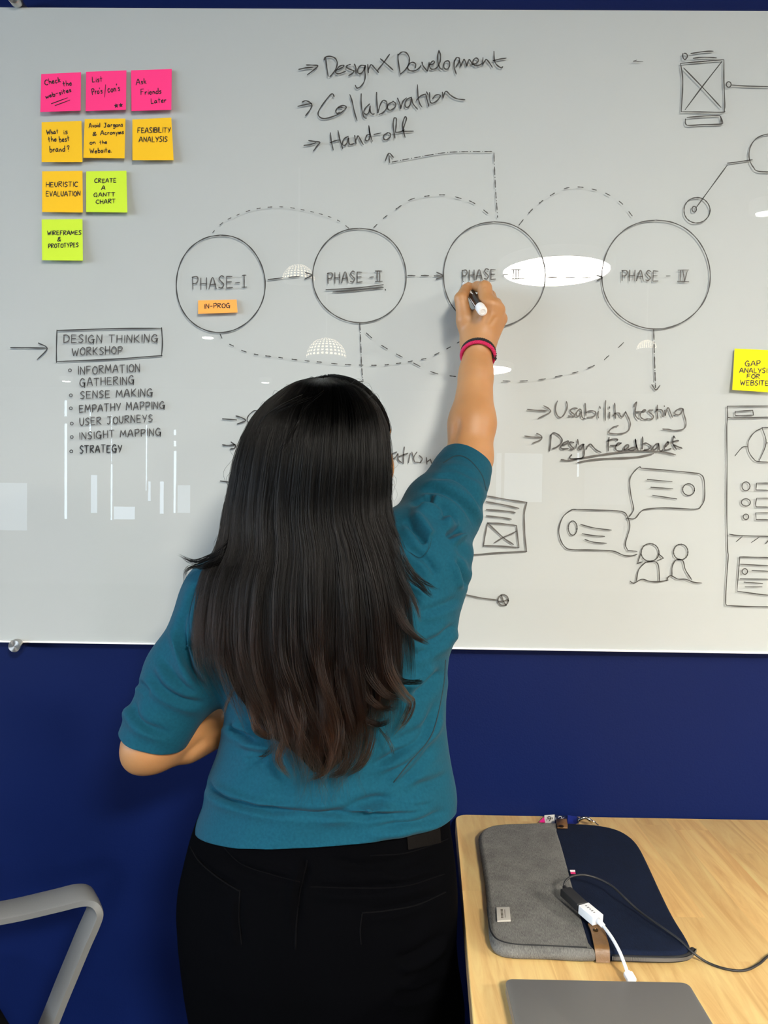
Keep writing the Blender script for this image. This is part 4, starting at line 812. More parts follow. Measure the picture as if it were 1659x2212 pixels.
# printed label: white bars and a white stripe wrapped on the barrel
def patch(a0, a1, h0, h1, r=R0 + .00012, n=6):
    V = []; F = []
    for i in range(n + 1):
        a = a0 + (a1 - a0) * i / n
        for h in (h0, h1): V.append(m0 + r * (math.cos(a) * u + math.sin(a) * v) + ax * h)
    for i in range(n): F.append([2 * i, 2 * i + 1, 2 * i + 3, 2 * i + 2])
    return V, F
tc_ = CAM - (m0 + m1) / 2; ca = math.atan2(tc_ @ v, tc_ @ u); lb = MB()
side = 1
for d0, d1, h0, h1 in ((-.25, .10, .036, .048), (.05, .35, .040, .050), (-.35, -.15, .052, .070), (.0, .15, .050, .075), (.2, .32, .052, .080), (-.95, -.75, .040, Lm - .022)):
    lb.add(*patch(ca + side * d0, ca + side * d1, h0, h1))
lb.build('printed_label', wp, mk)
# ------------------------------------------------------------------ table against the wall and what lies on it
ZT = at_y(1320, 1764.5, YW - .002)[2]
wood = bpy.data.materials.new('maple_laminate'); wood.use_nodes = True; MATS['wood'] = wood; nt = wood.node_tree; b = nt.nodes['Principled BSDF']; b.inputs['Roughness'].default_value = .38
tc = nt.nodes.new('ShaderNodeTexCoord'); L = nt.links
def nn(t, **k):
    x = nt.nodes.new(t)
    for a, v in k.items(): x.inputs[a].default_value = v
    return x
sep = nn('ShaderNodeSeparateXYZ'); L.new(tc.outputs['Object'], sep.inputs[0])
def math_(op, a, b_=None):
    x = nt.nodes.new('ShaderNodeMath'); x.operation = op
    for i, q in enumerate((a, b_)):
        if q is None: continue
        if isinstance(q, (int, float)): x.inputs[i].default_value = q
        else: L.new(q, x.inputs[i])
    return x.outputs[0]
col = math_('FLOOR', math_('DIVIDE', sep.outputs['X'], .062))          # staves run away from the viewer
wn = nt.nodes.new('ShaderNodeTexWhiteNoise'); wn.noise_dimensions = '1D'; L.new(col, wn.inputs['W'])
yy = math_('ADD', math_('DIVIDE', sep.outputs['Y'], .42), math_('MULTIPLY', wn.outputs['Value'], 7.0)); rowi = math_('FLOOR', yy)
wn2 = nt.nodes.new('ShaderNodeTexWhiteNoise'); wn2.noise_dimensions = '2D'; cb_ = nt.nodes.new('ShaderNodeCombineXYZ'); L.new(col, cb_.inputs[0]); L.new(rowi, cb_.inputs[1]); L.new(cb_.outputs[0], wn2.inputs['Vector'])
mp = nt.nodes.new('ShaderNodeMapping'); mp.inputs['Scale'].default_value = (26, 2.2, 26); L.new(tc.outputs['Object'], mp.inputs['Vector'])
adv = nt.nodes.new('ShaderNodeVectorMath'); adv.operation = 'ADD'; L.new(mp.outputs[0], adv.inputs[0]); sc_ = nt.nodes.new('ShaderNodeVectorMath'); sc_.operation = 'SCALE'; sc_.inputs['Scale'].default_value = 9; L.new(wn2.outputs['Color'], sc_.inputs[0]); L.new(sc_.outputs[0], adv.inputs[1])
gr = nn('ShaderNodeTexNoise', Scale=1.6, Detail=8.0, Roughness=.62, Distortion=1.1); L.new(adv.outputs[0], gr.inputs['Vector'])
rp = nt.nodes.new('ShaderNodeValToRGB'); e = rp.color_ramp.elements; e[0].position = .28; e[0].color = srgb(222, 170, 104); e[1].position = .72; e[1].color = srgb(255, 224, 152)
x = e.new(.5); x.color = srgb(244, 202, 132); L.new(gr.outputs['Fac'], rp.inputs[0])
mx = nt.nodes.new('ShaderNodeMix'); mx.data_type = 'RGBA'; mx.blend_type = 'MULTIPLY'; mx.inputs[0].default_value = 1
hv = nt.nodes.new('ShaderNodeMapRange'); hv.inputs['To Min'].default_value = .86; hv.inputs['To Max'].default_value = 1.06; L.new(wn2.outputs['Value'], hv.inputs['Value'])
L.new(rp.outputs[0], mx.inputs[6]); L.new(hv.outputs[0], mx.inputs[7]); L.new(mx.outputs[2], b.inputs['Base Color'])
table = empty('table', (.9, -.6, 0), 'light maple laminate table pushed against the navy wall below the glass board', 'table')
xa, xb = at_z(984, 1766, ZT)[0], at_z(1022, 2212, ZT)[0]
def top_out(y): return xa + (xb - xa) * (YW - y) / .6
x1, y0 = 1.75, -1.25; r = .022; P = []
yl = y0; xl = lambda y: min(xa, xa + (xb - xa) * ((YW - .002 - y) / .6))
for a in np.linspace(180, 90, 7): a = math.radians(a); P.append((xl(YW) + r + r * math.cos(a), YW - .002 - r + r * math.sin(a)))
for a in np.linspace(90, 0, 5): a = math.radians(a); P.append((x1 - r + r * math.cos(a), YW - .002 - r + r * math.sin(a)))
for a in np.linspace(0, -90, 5): a = math.radians(a); P.append((x1 - r + r * math.cos(a), y0 + r + r * math.sin(a)))
ym = at_z(1022, 2212, ZT)[1]; xf = xa + (xb - xa) * (YW - y0) / (YW - ym)
for a in np.linspace(-90, -180, 7): a = math.radians(a); P.append((xf + r + r * math.cos(a), y0 + r + r * math.sin(a)))
def slab(mb, P, z0, z1, bev=.002, rings=None):
    P = np.array(P); n = len(P); c = P.mean(0)
    T_ = np.roll(P, -1, 0) - np.roll(P, 1, 0); T_ /= np.linalg.norm(T_, axis=1)[:, None]; N_ = np.stack([-T_[:, 1], T_[:, 0]], -1)
    if ((P - c) * N_).sum() > 0: N_ = -N_
    rings = rings or [(bev, z0), (0, z0 + bev), (0, z1 - bev), (bev * .3, z1 - bev * .3), (bev, z1)]
    V = np.concatenate([np.column_stack([P + N_ * i, np.full(n, z)]) for i, z in rings]); k = len(rings)
    F = [[a * n + i, a * n + (i + 1) % n, (a + 1) * n + (i + 1) % n, (a + 1) * n + i] for a in range(k - 1) for i in range(n)]
    F += [list(range(n))[::-1], [(k - 1) * n + i for i in range(n)]]; return mb.add(V, F)
slab(MB(), P, ZT - .030, ZT, .0025).build('tabletop', wood, table, smooth='auto')
edge = mat('table_edge_band', srgb(150, 120, 86), .45, var=.25, vscale=30, stretch=(1, 1, 14))
slab(MB(), [(px + (.0006 if px > .5 else -.0006), py + (-.0006 if py < -.5 else 0)) for px, py in P], ZT - .029, ZT - .004, .001).build('edge_band', edge, table, smooth='auto')
leg_m = mat('table_leg_metal', (.05, .05, .055), .4, metal=.6)
for x in (xa + .09, x1 - .09):
    for y in (-.05, y0 + .08): MB().box((x - .025, y - .025, 0), (x + .025, y + .025, ZT - .030), .004).build('leg', leg_m, table)

# laptop, its short side to the wall
zl = ZT + .0155; A = at_z(1091, 2118, zl); B = at_z(1484, 2116, zl); lw = B[0] - A[0]
def rrect(x0, y0, x1, y1, r, n=7):
    out = []
    for cx, cy, a0 in ((x1 - r, y1 - r, 0), (x0 + r, y1 - r, 90), (x0 + r, y0 + r, 180), (x1 - r, y0 + r, 270)):
        out += [(cx + r * math.cos(math.radians(a0 + 90 * i / (n - 1))), cy + r * math.sin(math.radians(a0 + 90 * i / (n - 1)))) for i in range(n)]
    return out
yA = (A[1] + B[1]) / 2
lap = empty('laptop', ((A[0] + B[0]) / 2, yA - .15, ZT), 'closed space-grey metal laptop lying at the front edge of the table', 'laptop')
lm = mat('laptop_grey_aluminium', (.29, .28, .26), .42, metal=.55, bump=.05, bscale=1500)
R_ = rrect(A[0], yA - .306, B[0], yA, .010)
slab(MB(), R_, ZT + .0012, ZT + .0095, .002).build('base', lm, lap, smooth='auto')
slab(MB(), R_, ZT + .0100, zl, .0015, [(.0012, ZT + .0098), (.0004, ZT + .0102), (0, ZT + .0112), (0, zl - .0018), (.0006, zl - .0006), (.002, zl)]).build('lid', lm, lap, smooth='auto')
for dx in (.02, lw - .02):
    for dy in (.02, .286): MB().lathe([(.005, 0), (.005, .0016)], (A[0] + dx, yA - dy, ZT), n=12).build('rubber_foot', MATS['marker_black_barrel'], lap)

# laptop sleeve: navy body, grey front panel
zs = ZT + .016
def ground(L, z, k=4, closed=False): return [tuple(at_z(x, y, z)[:2]) for x, y in (spline(L, k, closed) if k else L)]
OUT = [(1036, 1815), (1038, 1797), (1052, 1785), (1080, 1779), (1130, 1777), (1200, 1777), (1270, 1779), (1318, 1786), (1352, 1799), (1378, 1822), (1400, 1862), (1428, 1922), (1456, 1978), (1482, 2020), (1491, 2040), (1482, 2053), (1455, 2058), (1370, 2057), (1285, 2055),
       (1180, 2051), (1110, 2049), (1075, 2041), (1060, 2022), (1056, 1975), (1049, 1900)]
GP = [(1036, 1815), (1038, 1797), (1052, 1785), (1080, 1779), (1130, 1777), (1201, 1776), (1206, 1795), (1215, 1822), (1226, 1860), (1238, 1905), (1249, 1945), (1262, 1990), (1276, 2035), (1283, 2055), (1180, 2051), (1110, 2049), (1075, 2041), (1060, 2022), (1056, 1975), (1049, 1900)]
slv = empty('laptop_sleeve', (float(at_z(1260, 1920, ZT)[0]), float(at_z(1260, 1920, ZT)[1]), ZT), 'padded laptop sleeve, navy with a grey front panel and brown leather straps, on the table', 'laptop sleeve')
def fabric(name, a, bcol):
    m = bpy.data.materials.new(name); m.use_nodes = True; nt = m.node_tree; b = nt.nodes['Principled BSDF']; b.inputs['Roughness'].default_value = .9; b.inputs['Specular IOR Level'].default_value = .2
    tc = nt.nodes.new('ShaderNodeTexCoord'); mp = nt.nodes.new('ShaderNodeMapping'); mp.inputs['Scale'].default_value = (1400, 160, 400); nt.links.new(tc.outputs['Object'], mp.inputs['Vector'])
    n1 = nt.nodes.new('ShaderNodeTexNoise'); n1.inputs['Scale'].default_value = 1; n1.inputs['Detail'].default_value = 3; nt.links.new(mp.outputs[0], n1.inputs['Vector'])
    n2 = nt.nodes.new('ShaderNodeTexNoise'); n2.inputs['Scale'].default_value = 35; n2.inputs['Detail'].default_value = 4; nt.links.new(tc.outputs['Object'], n2.inputs['Vector'])
    ad = nt.nodes.new('ShaderNodeMath'); ad.operation = 'MULTIPLY_ADD'; nt.links.new(n2.outputs['Fac'], ad.inputs[0]); ad.inputs[1].default_value = .45; nt.links.new(n1.outputs['Fac'], ad.inputs[2])
    mr = nt.nodes.new('ShaderNodeMapRange'); mr.inputs['From Min'].default_value = .45; mr.inputs['From Max'].default_value = .98; nt.links.new(ad.outputs[0], mr.inputs['Value'])
    mx = nt.nodes.new('ShaderNodeMix'); mx.data_type = 'RGBA'; mx.inputs[6].default_value = a; mx.inputs[7].default_value = bcol; nt.links.new(mr.outputs[0], mx.inputs[0]); nt.links.new(mx.outputs[2], b.inputs['Base Color'])
    bp = nt.nodes.new('ShaderNodeBump'); bp.inputs['Strength'].default_value = .4; bp.inputs['Distance'].default_value = .0008; nt.links.new(n1.outputs['Fac'], bp.inputs['Height']); nt.links.new(bp.outputs['Normal'], b.inputs['Normal']); MATS[name] = m; return m
navy = fabric('sleeve_navy_canvas', srgb(4, 12, 30), srgb(12, 25, 50)); grey = fabric('sleeve_grey_canvas', srgb(74, 73, 72), srgb(122, 121, 117))
def pad(name, L, z0, z1, m, parent, puff=.006, grow=0, k=4):
    P = ground(L, z1, k, True); n = len(P)
    return slab(MB(), P, z0, z1, rings=[(.004 - grow, z0), (.001 - grow, z0 + .003), (-grow, (z0 + z1) / 2), (.0008 - grow, z1 - .005), (.0022, z1 - .002), (.0045, z1 - .0004), (.0075, z1)]).build(name, m, parent, smooth=True)
pad('body', OUT, ZT + .0008, zs, navy, slv)
pad('front_panel', GP, ZT + .002, zs + .0012, grey, slv, grow=.0012, k=3)
pipe = mat('sleeve_piping', srgb(12, 13, 16), .7)
zp = zs + .0012
MB().tube([at_z(x, y, zp) + [0, 0, 0] for x, y in spline([(1053, 1960), (1057, 1998), (1064, 2018), (1080, 2032), (1115, 2040), (1180, 2043), (1268, 2047)], 6)], .0012, 6).build('piping', pipe, slv, smooth=True)
zip_ = MB(); zc = ground([(1322, 2068), (1400, 2071), (1455, 2071), (1484, 2066), (1497, 2052)], ZT + .008, 12)
zz = np.array([(x, y, ZT + .0078) for x, y in zc]); MB().tube(zz, .0042, 8).build('zip_tape', mat('zip_tape_black', (.012, .012, .014), .8), slv, smooth=True)
for i in range(0, len(zz) - 1):
    for q in (0, .5):
        c = zz[i] * (1 - q) + zz[i + 1] * q; t = zz[i + 1] - zz[i]; t /= np.linalg.norm(t); s_ = np.cross(t, [0, 0, 1])
        zip_.obox(c + s_ * .0040 + [0, 0, .0015], (t, s_, (0, 0, 1)), (.0016, .0014, .0045))
zip_.build('zip_teeth', mat('zip_teeth', (.14, .14, .14), .4, metal=.3), slv, kind='stuff')
lea = mat('brown_leather', srgb(112, 80, 44), .42, bump=.3, bscale=260, var=.2, vscale=60)
def strap(L1, zlist, L2, name='leather_strap'):
    a = np.array([at_z(x, y, z) for (x, y), z in zip(L1, zlist)]); c = np.array([at_z(x, y, z) for (x, y), z in zip(L2, zlist)]); a = spline(a, 5); c = spline(c, 5); k = len(a)
    V = []; F = []
    N_ = np.cross(np.gradient(a, axis=0), c - a); N_ /= np.linalg.norm(N_, axis=1)[:, None]; N_ *= np.sign(N_[0, 2])
    V = np.concatenate([a + N_ * .0022, c + N_ * .0022, a, c])
    for i in range(k - 1): F += [[i, i + 1, k + i + 1, k + i], [2 * k + i, 3 * k + i, 3 * k + i + 1, 2 * k + i + 1], [i, 2 * k + i, 2 * k + i + 1, i + 1], [k + i, k + i + 1, 3 * k + i + 1, 3 * k + i]]
    F += [[0, k, 3 * k, 2 * k], [k - 1, 3 * k - 1, 4 * k - 1, 2 * k - 1]]
    return raw(name, V, F, lea, slv, True)
s1 = strap([(1270, 1998), (1276, 2012), (1281, 2035), (1284, 2050), (1287, 2078)], [zs + .0035, zs + .0035, zs + .0025, zs + .0008, ZT + .003], [(1296, 2000), (1307, 2016), (1313, 2035), (1316, 2050), (1317, 2079)])
s1.data.set_sharp_from_angle(angle=.6)
MB().lathe([(.0036, 0), (.0036, .0012), (.0026, .0018), (.0020, .0008), (0, .0008)], at_z(1286.5, 2010, zs + .0055), n=20).build('rivet', mat('antique_brass', (.12, .07, .03), .35, metal=1), s1, smooth='auto')
s2_ = strap([(1201, 1771), (1202, 1777), (1203, 1782), (1204, 1790)], [zs - .004, zs + .001, zs + .002, zs + .002], [(1224, 1771), (1225, 1777), (1226, 1783), (1226, 1790)])
MB().lathe([(.0045, 0), (.0045, .0012), (.003, .0018), (0, .0016)], at_z(1212.5, 1785.5, zs + .0045), n=20).build('rivet', MATS['antique_brass'], s2_, smooth='auto')
bad = MB(); c4 = [at_z(x, y, zs + .0030) for x, y in ((1072, 1961), (1101, 1961), (1103, 1989), (1074, 1991))]; ct = sum(c4) / 4
bx = (c4[1] + c4[2] - c4[0] - c4[3]) / 2; by = (c4[0] + c4[1] - c4[2] - c4[3]) / 2; lx, ly = np.linalg.norm(bx), np.linalg.norm(by); bx /= lx; by /= ly
plate = bad.obox(ct, (bx, by, (0, 0, 1)), (lx, ly, .0026), .0006).build('metal_badge', mat('badge_steel', (.55, .52, .46), .45, metal=.4, bump=.2, bscale=900), slv, smooth='auto')
eng = MB()
for i in range(7): eng.obox(ct + bx * (-.0022) + by * (.0105 - .0034 * i) + [0, 0, .00135], (bx, by, (0, 0, 1)), (.0034, .0019, .0002))
eng.obox(ct + bx * .0022 + [0, 0, .00135], (bx, by, (0, 0, 1)), (.0007, .021, .0002)).build('engraved_lettering', mat('badge_engraving', (.10, .08, .05), .5, metal=.6), plate, kind='stuff')
tg = [at_z(x, y, zs + .004) for x, y in ((1231, 1879), (1242, 1879), (1243.5, 1888), (1233, 1888))]; tw = [p + np.array([0, 0, .004]) for p in tg[:2]]
raw('fabric_tag', [tg[0], tg[1], (tg[1] + tg[2]) / 2, (tg[0] + tg[3]) / 2], [[0, 1, 2, 3]], mat('tag_white', (.75, .7, .72), .8), slv)
raw('fabric_tag', [(tg[0] + tg[3]) / 2, (tg[1] + tg[2]) / 2, tg[2], tg[3]], [[0, 1, 2, 3]], mat('tag_pink', srgb(205, 30, 100), .8), slv, label='pink half of the small tag')

# lanyard behind the sleeve
lan = empty('lanyard', tuple(at_z(1230, 1770, ZT)), 'lanyard printed in pink, white and navy, lying between sleeve and wall', 'lanyard')
zb = ZT + .003
def lq(C, m, name, dz=0): 
    V = [at_z(x, y, z + dz) for x, y, z in C]; k = len(V) // 2; return raw(name, V, [[i, i + 1, 2 * k - 2 - i, 2 * k - 1 - i] for i in range(k - 1)], m, lan, True)
H1, H2 = ZT + .018, ZT + .006
wb = mat('lanyard_white', (.72, .70, .66), .6); nb = mat('lanyard_navy', srgb(12, 26, 62), .6); pb = mat('lanyard_pink', srgb(220, 30, 130), .6); nb2 = mat('lanyard_blue', srgb(26, 40, 120), .5)
def lstrip(x0, x1, m, name, top0, top1, dz=0.0):
    V = []; n_ = 6
    for i in range(n_ + 1):
        x = x0 + (x1 - x0) * i / n_; t = top0 + (top1 - top0) * i / n_; a = at_y(x, t, YW - .012 + dz); V.append(a)
    for i in range(n_ + 1):
        x = x0 + (x1 - x0) * i / n_; p = at_y(x, 1776, -.012 + dz); p[2] = ZT + .001 + .002; V.append(p)
    return raw(name, V, [[i, i + 1, n_ + 2 + i, n_ + 1 + i] for i in range(n_)], m, lan, True)
lstrip(1176, 1198, wb, 'white_band', 1761, 1759.5); lstrip(1198, 1250, nb, 'navy_band', 1759.5, 1765); lstrip(1226, 1246, nb2, 'blue_fold', 1760.5, 1764, -.0015)
raw('pink_band', [at_z(1164, 1776, ZT + .004), at_z(1175, 1764.5, ZT + .006), at_z(1178, 1777, ZT + .004)], [[0, 2, 1]], pb, lan)
def psurf(x, y):
    t = (y - 1760) / 16; p = at_y(x, y, (YW - .012) * (1 - t) - .012 * t - .0022); return p
mb = MB(); write(mb, 'I', 1179, 1773.5, 1181, 1773.5, 4, 1.3, psurf); 
for st in parse('1190,1765 1186,1763.5 1183.5,1766 1185,1769 1189,1768 1190,1765 1189,1770 1186,1774;1192.5,1769.5 1192.5,1765.5;1192.5,1765.5 1193.5,1769.5'): ribbon(mb, st, 1.3, psurf)
mb.build('printed_number', mat('print_black', (.01, .01, .01), .6), lan)
mb = MB()
for st in parse('1206,1765.5 1210,1763.5 1213.5,1765.5 1211,1769 1206.5,1772;1206.5,1772 1213,1771.5;1215,1768 1219,1765;1215,1769 1218.5,1773.5;1200.5,1766 1200.5,1771'): ribbon(mb, st, 1.3, psurf)
mb.build('printed_number', wb, lan)
clip = MB(); cm = mat('lanyard_clip_steel', (.75, .72, .68), .15, metal=1)
q = [at_z(x, y, ZT + z) for x, y, z in ((1250, 1773, .014), (1258, 1767, .020), (1268, 1767, .020), (1274, 1772, .016), (1278, 1775, .012))]; clip.tube(spline(q, 5), .0032, 8)
q = [at_z(x, y, ZT + z) for x, y, z in ((1278, 1773, .012), (1284, 1775, .010), (1288, 1779, .008), (1293, 1783, .006))]; clip.tube(spline(q, 5), .0012, 6); clip.build('metal_clip', cm, lan, smooth=True)

# adapter and cables
def tiltbox(p0, p1, w, h, name, m, parent, bev):
    a = np.array(p1) - np.array(p0); L_ = np.linalg.norm(a); a /= L_; s_ = np.cross(a, [0, 0, 1]); s_ /= np.linalg.norm(s_); u_ = np.cross(s_, a)
    return MB().obox((np.array(p0) + np.array(p1)) / 2, (a, s_, u_), (L_, w, h), bev).build(name, m, parent, smooth='auto'), (a, s_, u_)
wpl = mat('adapter_white_plastic', (.82, .83, .85), .28); bpl = mat('plug_black_rubber', (.014, .014, .015), .5)
za = zs + .0125
w0, w1 = at_z(1260, 1961, za + .002), at_z(1292, 1988, za)
ad = empty('video_adapter', tuple((w0 + w1) / 2), 'white display adapter block with a short white cable plugged into the laptop', 'adapter')
blk, fr_ = tiltbox(w0, w1, .0185, .0125, 'adapter_block', wpl, ad, .0012)
a_, s_, u_ = fr_; mb = MB(); cc = (w0 + w1) / 2
for i in range(5): mb.obox(cc + a_ * (-.010 + .0042 * i) + u_ * .00635, (a_, s_, u_), (.0022, .0036 if i % 2 else .0026, .0001))
mb.build('printed_mark', mat('adapter_print_grey', (.25, .25, .26), .6), blk, kind='stuff')
b0, b1 = at_z(1221, 1925, za + .004), at_z(1258.5, 1959.5, za + .002)
cab = [w1 - a_ * .002] + [at_z(x, y, z) for x, y, z in ((1303, 2000, za), (1322, 2026, za - .001), (1338, 2055, za - .004), (1348, 2080, ZT + .020), (1356, 2102, ZT + .011))]
cp = spline(cab, 8); MB().tube(cp, .0022, 12).build('cable', wpl, ad, smooth=True)
MB().tube(spline([w1 - a_ * .002, cab[1]], 4), [.0042, .0038, .0032], 12).build('strain_relief', wpl, ad, smooth=True)
pe = at_z(1366, 2120, ZT + .0085)
e0 = cab[-1]; MB().tube([e0 - (e0 - cab[-2]) * .25, e0], [.0030, .0040], 12).build('strain_relief', wpl, ad, smooth=True)
tiltbox(e0 - (pe - e0) * .05, pe, .0125, .0068, 'plug', wpl, ad, .0028)
vc = empty('video_cable', tuple(b1), 'black cable looping over the sleeve from the white adapter to the right', 'cable')
tiltbox(b0, b1, .0185, .0115, 'connector', bpl, vc, .002)
KB = [b0 + (b1 - b0) * .05] + [at_z(x, y, z) for x, y, z in ((1219, 1915, za + .008), (1222, 1903, za + .014), (1236, 1893, za + .018), (1262, 1890, za + .016), (1292, 1898, za + .012), (1322, 1914, za + .008), (1348, 1938, za + .004), (1378, 1966, zs + .008), (1405, 1986, zs + .007),
     (1440, 2010, zs + .006), (1470, 2032, zs + .003), (1497, 2058, ZT + .012), (1530, 2080, ZT + .003), (1572, 2094, ZT + .0025), (1610, 2096, ZT + .0025), (1640, 2082, ZT + .0025), (1662, 2064, ZT + .0025), (1710, 2040, ZT + .0025), (1790, 2030, ZT + .0025))]
MB().tube(spline(KB, 8), .0016, 10).build('cable', bpl, vc, smooth=True)
MB().tube(spline([b0 + (b1 - b0) * .1, KB[1]], 3), [.006, .0042, .003], 10).build('strain_relief', bpl, vc, smooth=True)
# ------------------------------------------------------------------ office chair at the left
gm = mat('chair_grey_plastic', (.19, .192, .19), .5, bump=.1, bscale=500); kb = mat('chair_black_mesh', (.003, .003, .0035), .9, spec=.1, bump=.3, bscale=500)
yc = -.245
ch = empty('office_chair', (-.62, -.62, 0), 'office chair with light grey loop armrests and black seat, beside the navy wall', 'chair')
ARM = [(-150, 2028), (-60, 2004), (40, 1985), (130, 1964), (176, 1953), (203, 1955), (216, 1975), (210, 2000), (190, 2045), (165, 2105), (140, 2165), (112, 2235), (80, 2310)]
C3 = spline([at_y(x, y, yc) for x, y in ARM], 6); W_ = np.array([-.030, .044, .004])
def arm(C3, W_, name='armrest'):
    T_ = np.gradient(C3, axis=0); T_ /= np.linalg.norm(T_, axis=1)[:, None]; wn_ = W_ / np.linalg.norm(W_); N_ = np.cross(T_, wn_); N_ /= np.linalg.norm(N_, axis=1)[:, None]
    prof = [(0, -.4), (0, .4), (.06, .5), (.5, .56), (.94, .5), (1, .4), (1, -.4), (.94, -.5), (.5, -.56), (.06, -.5)]; th = .0125; k = len(prof)
    V = np.concatenate([C3 + W_ * a + N_ * (b_ * th) for a, b_ in prof]).reshape(k, -1, 3).transpose(1, 0, 2).reshape(-1, 3); n = len(C3)
    F = [[i * k + j, i * k + (j + 1) % k, (i + 1) * k + (j + 1) % k, (i + 1) * k + j] for i in range(n - 1) for j in range(k)] + [list(range(k)), [(n - 1) * k + j for j in range(k)][::-1]]
    o = raw(name, V, F, gm, ch, True); o.data.set_sharp_from_angle(angle=.7); return o
arm(C3, W_)
C4 = C3 + np.array([-.42, -.40, 0]); arm(C4, W_)
fw = np.array([.68, -.73, 0]); sw = np.array([-.73, -.68, 0])       # the chair's forward and side directions
zz0 = .50; mid = (C3[-1] + C4[-1]) / 2; sc0 = np.array([mid[0] + .06, mid[1] - .03, 0])
f = Field(np.arange(-1.25, .05, .012), np.arange(-1.15, -.05, .012), np.arange(.38, .60, .008))
def rslab(c, hx, hy, z0, z1, r=.03):
    def fn(X, Y, Z):
        a = (X - c[0]) * fw[0] + (Y - c[1]) * fw[1]; b_ = (X - c[0]) * sw[0] + (Y - c[1]) * sw[1]
        qx, qy, qz = np.abs(a) - hx + .09, np.abs(b_) - hy + .09, np.abs(Z - (z0 + z1) / 2) - (z1 - z0) / 2 + .022
        d2 = np.sqrt(np.maximum(qx, 0) ** 2 + np.maximum(qy, 0) ** 2) + np.minimum(np.maximum(qx, qy), 0) - .09 + .022
        return np.sqrt(np.maximum(d2, 0) ** 2 + np.maximum(qz, 0) ** 2) + np.minimum(np.maximum(d2, qz), 0) - .022
    f.put((c[0] - .5, c[1] - .5, z0), (c[0] + .5, c[1] + .5, z1), fn, .01)
rslab(sc0, .235, .235, .455, .52)
Pc, Fc = f.mesh(); link('seat', fastmesh('seat', relax(Pc, Fc, 2) - np.array(ch.location), Fc), kb, ch, smooth=True)
for Cx in (C3, C4):
    MB().tube(spline([Cx[-1] + W_ * .5, Cx[-1] + W_ * .5 + [0, 0, -.03], (Cx[-1] + W_ * .5) * .6 + (sc0 + [0, 0, .45]) * .4, sc0 + [0, 0, .445]], 5), .014, 8).build('arm_bracket', kb, ch, smooth=True)
MB().lathe([(.025, .12), (.025, .44)], (sc0[0], sc0[1], 0), n=20).build('gas_lift', mat('chrome', (.5, .5, .5), .15, metal=1), ch, smooth='auto')
for i in range(5):
    a = i * 2 * math.pi / 5 + .3; e_ = sc0 + np.array([.29 * math.cos(a), .29 * math.sin(a), 0]); lg = MB().tube([sc0 + [0, 0, .13], e_ + [0, 0, .085]], [.028, .016], 8).build('leg', gm, ch, smooth='auto')
    s_ = np.array([-math.sin(a), math.cos(a), 0]); MB().lathe([(.022, -.022), (.028, -.018), (.028, .018), (.022, .022)], e_ + [0, 0, .028], (np.array([math.cos(a), math.sin(a), 0]), np.array([0, 0, 1]), s_), 20).tube([e_ + [0, 0, .085], e_ + [0, 0, .03]], .006, 6).build('caster', kb, lg, smooth='auto')
bk_ = sc0 - fw * .25; V = []; F = []
for j in range(13):
    for i in range(13):
        u, v = i / 12 * 2 - 1, j / 12; w = .215 * (1 - .12 * v ** 3); V.append(bk_ + sw * u * w - fw * (.02 + .07 * v - .05 * u * u) + np.array([0, 0, .56 + .42 * v - .03 * u * u * (1 if v > .5 else -1)]))
for j in range(12):
    for i in range(12): a = j * 13 + i; F.append([a, a + 1, a + 14, a + 13])
V = np.array(V); nb_ = len(V); V = np.concatenate([V, V - fw * .012]); F += [[nb_ + q for q in fc[::-1]] for fc in F]; raw('backrest', V, F, kb, ch, True)
MB().tube(spline([sc0 - fw * .05 + [0, 0, .44], sc0 - fw * .24 + [0, 0, .45], bk_ - fw * .06 + [0, 0, .60], bk_ - fw * .09 + [0, 0, .78]], 6), .018, 8).build('back_support', gm, ch, smooth=True)
# ------------------------------------------------------------------ hair
HR = [(827, 684, 712, -.335, .008), (830, 668, 728, -.335, .020), (836, 650, 746, -.335, .036), (848, 626, 774, -.335, .052), (880, 585, 806, -.33, .072), (920, 553, 823, -.33, .085), (960, 535, 829, -.33, .092), (1000, 524, 830, -.33, .095),
      (1040, 517, 829, -.33, .095), (1080, 510, 826, -.33, .094), (1120, 502, 829, -.335, .090), (1160, 497, 846, -.34, .088), (1200, 484, 862, -.345, .088), (1240, 458, 878, -.35, .088), (1300, 441, 890, -.355, .088), (1360, 434, 894, -.36, .085),
      (1420, 441, 896, -.365, .080), (1480, 466, 890, -.365, .080), (1540, 505, 874, -.365, .080), (1600, 542, 856, -.365, .080), (1660, 585, 815, -.365, .082), (1700, 610, 790, -.365, .084), (1760, 630, 770, -.365, .085)]
A_ = np.array(HR, float); pyi = np.linspace(827, 1760, 500)
def sm_(v, w=15): return np.convolve(np.pad(v, w // 2, mode='edge'), np.ones(w) / w, 'valid')
cols = [np.interp(pyi, A_[:, 0], A_[:, j]) for j in range(1, 5)]
blend = np.clip((pyi - 870) / 30, 0, 1); cols = [c * (1 - blend) + sm_(c) * blend for c in cols]
def hair_pt(py, phi, off):
    L_, R__, cy, ry = [np.interp(py, pyi, c) for c in cols]
    cxp = (L_ + R__) / 2; k = (CAM[1] * 0 + cy - CAM[1]) / FPX; rx = (R__ - L_) / 2 * k + off
    c = np.array([at_y(a, b_, y_) for a, b_, y_ in zip(np.atleast_1d(cxp), np.atleast_1d(py), np.atleast_1d(cy))])
    c[:, 0] += rx * np.sin(phi); c[:, 1] -= (ry + off) * np.cos(phi); return c
hair_m = bpy.data.materials.new('hair_mass'); hair_m.use_nodes = True; nt = hair_m.node_tree; b = nt.nodes['Principled BSDF']; b.inputs['Roughness'].default_value = .6; b.inputs['Specular IOR Level'].default_value = .0
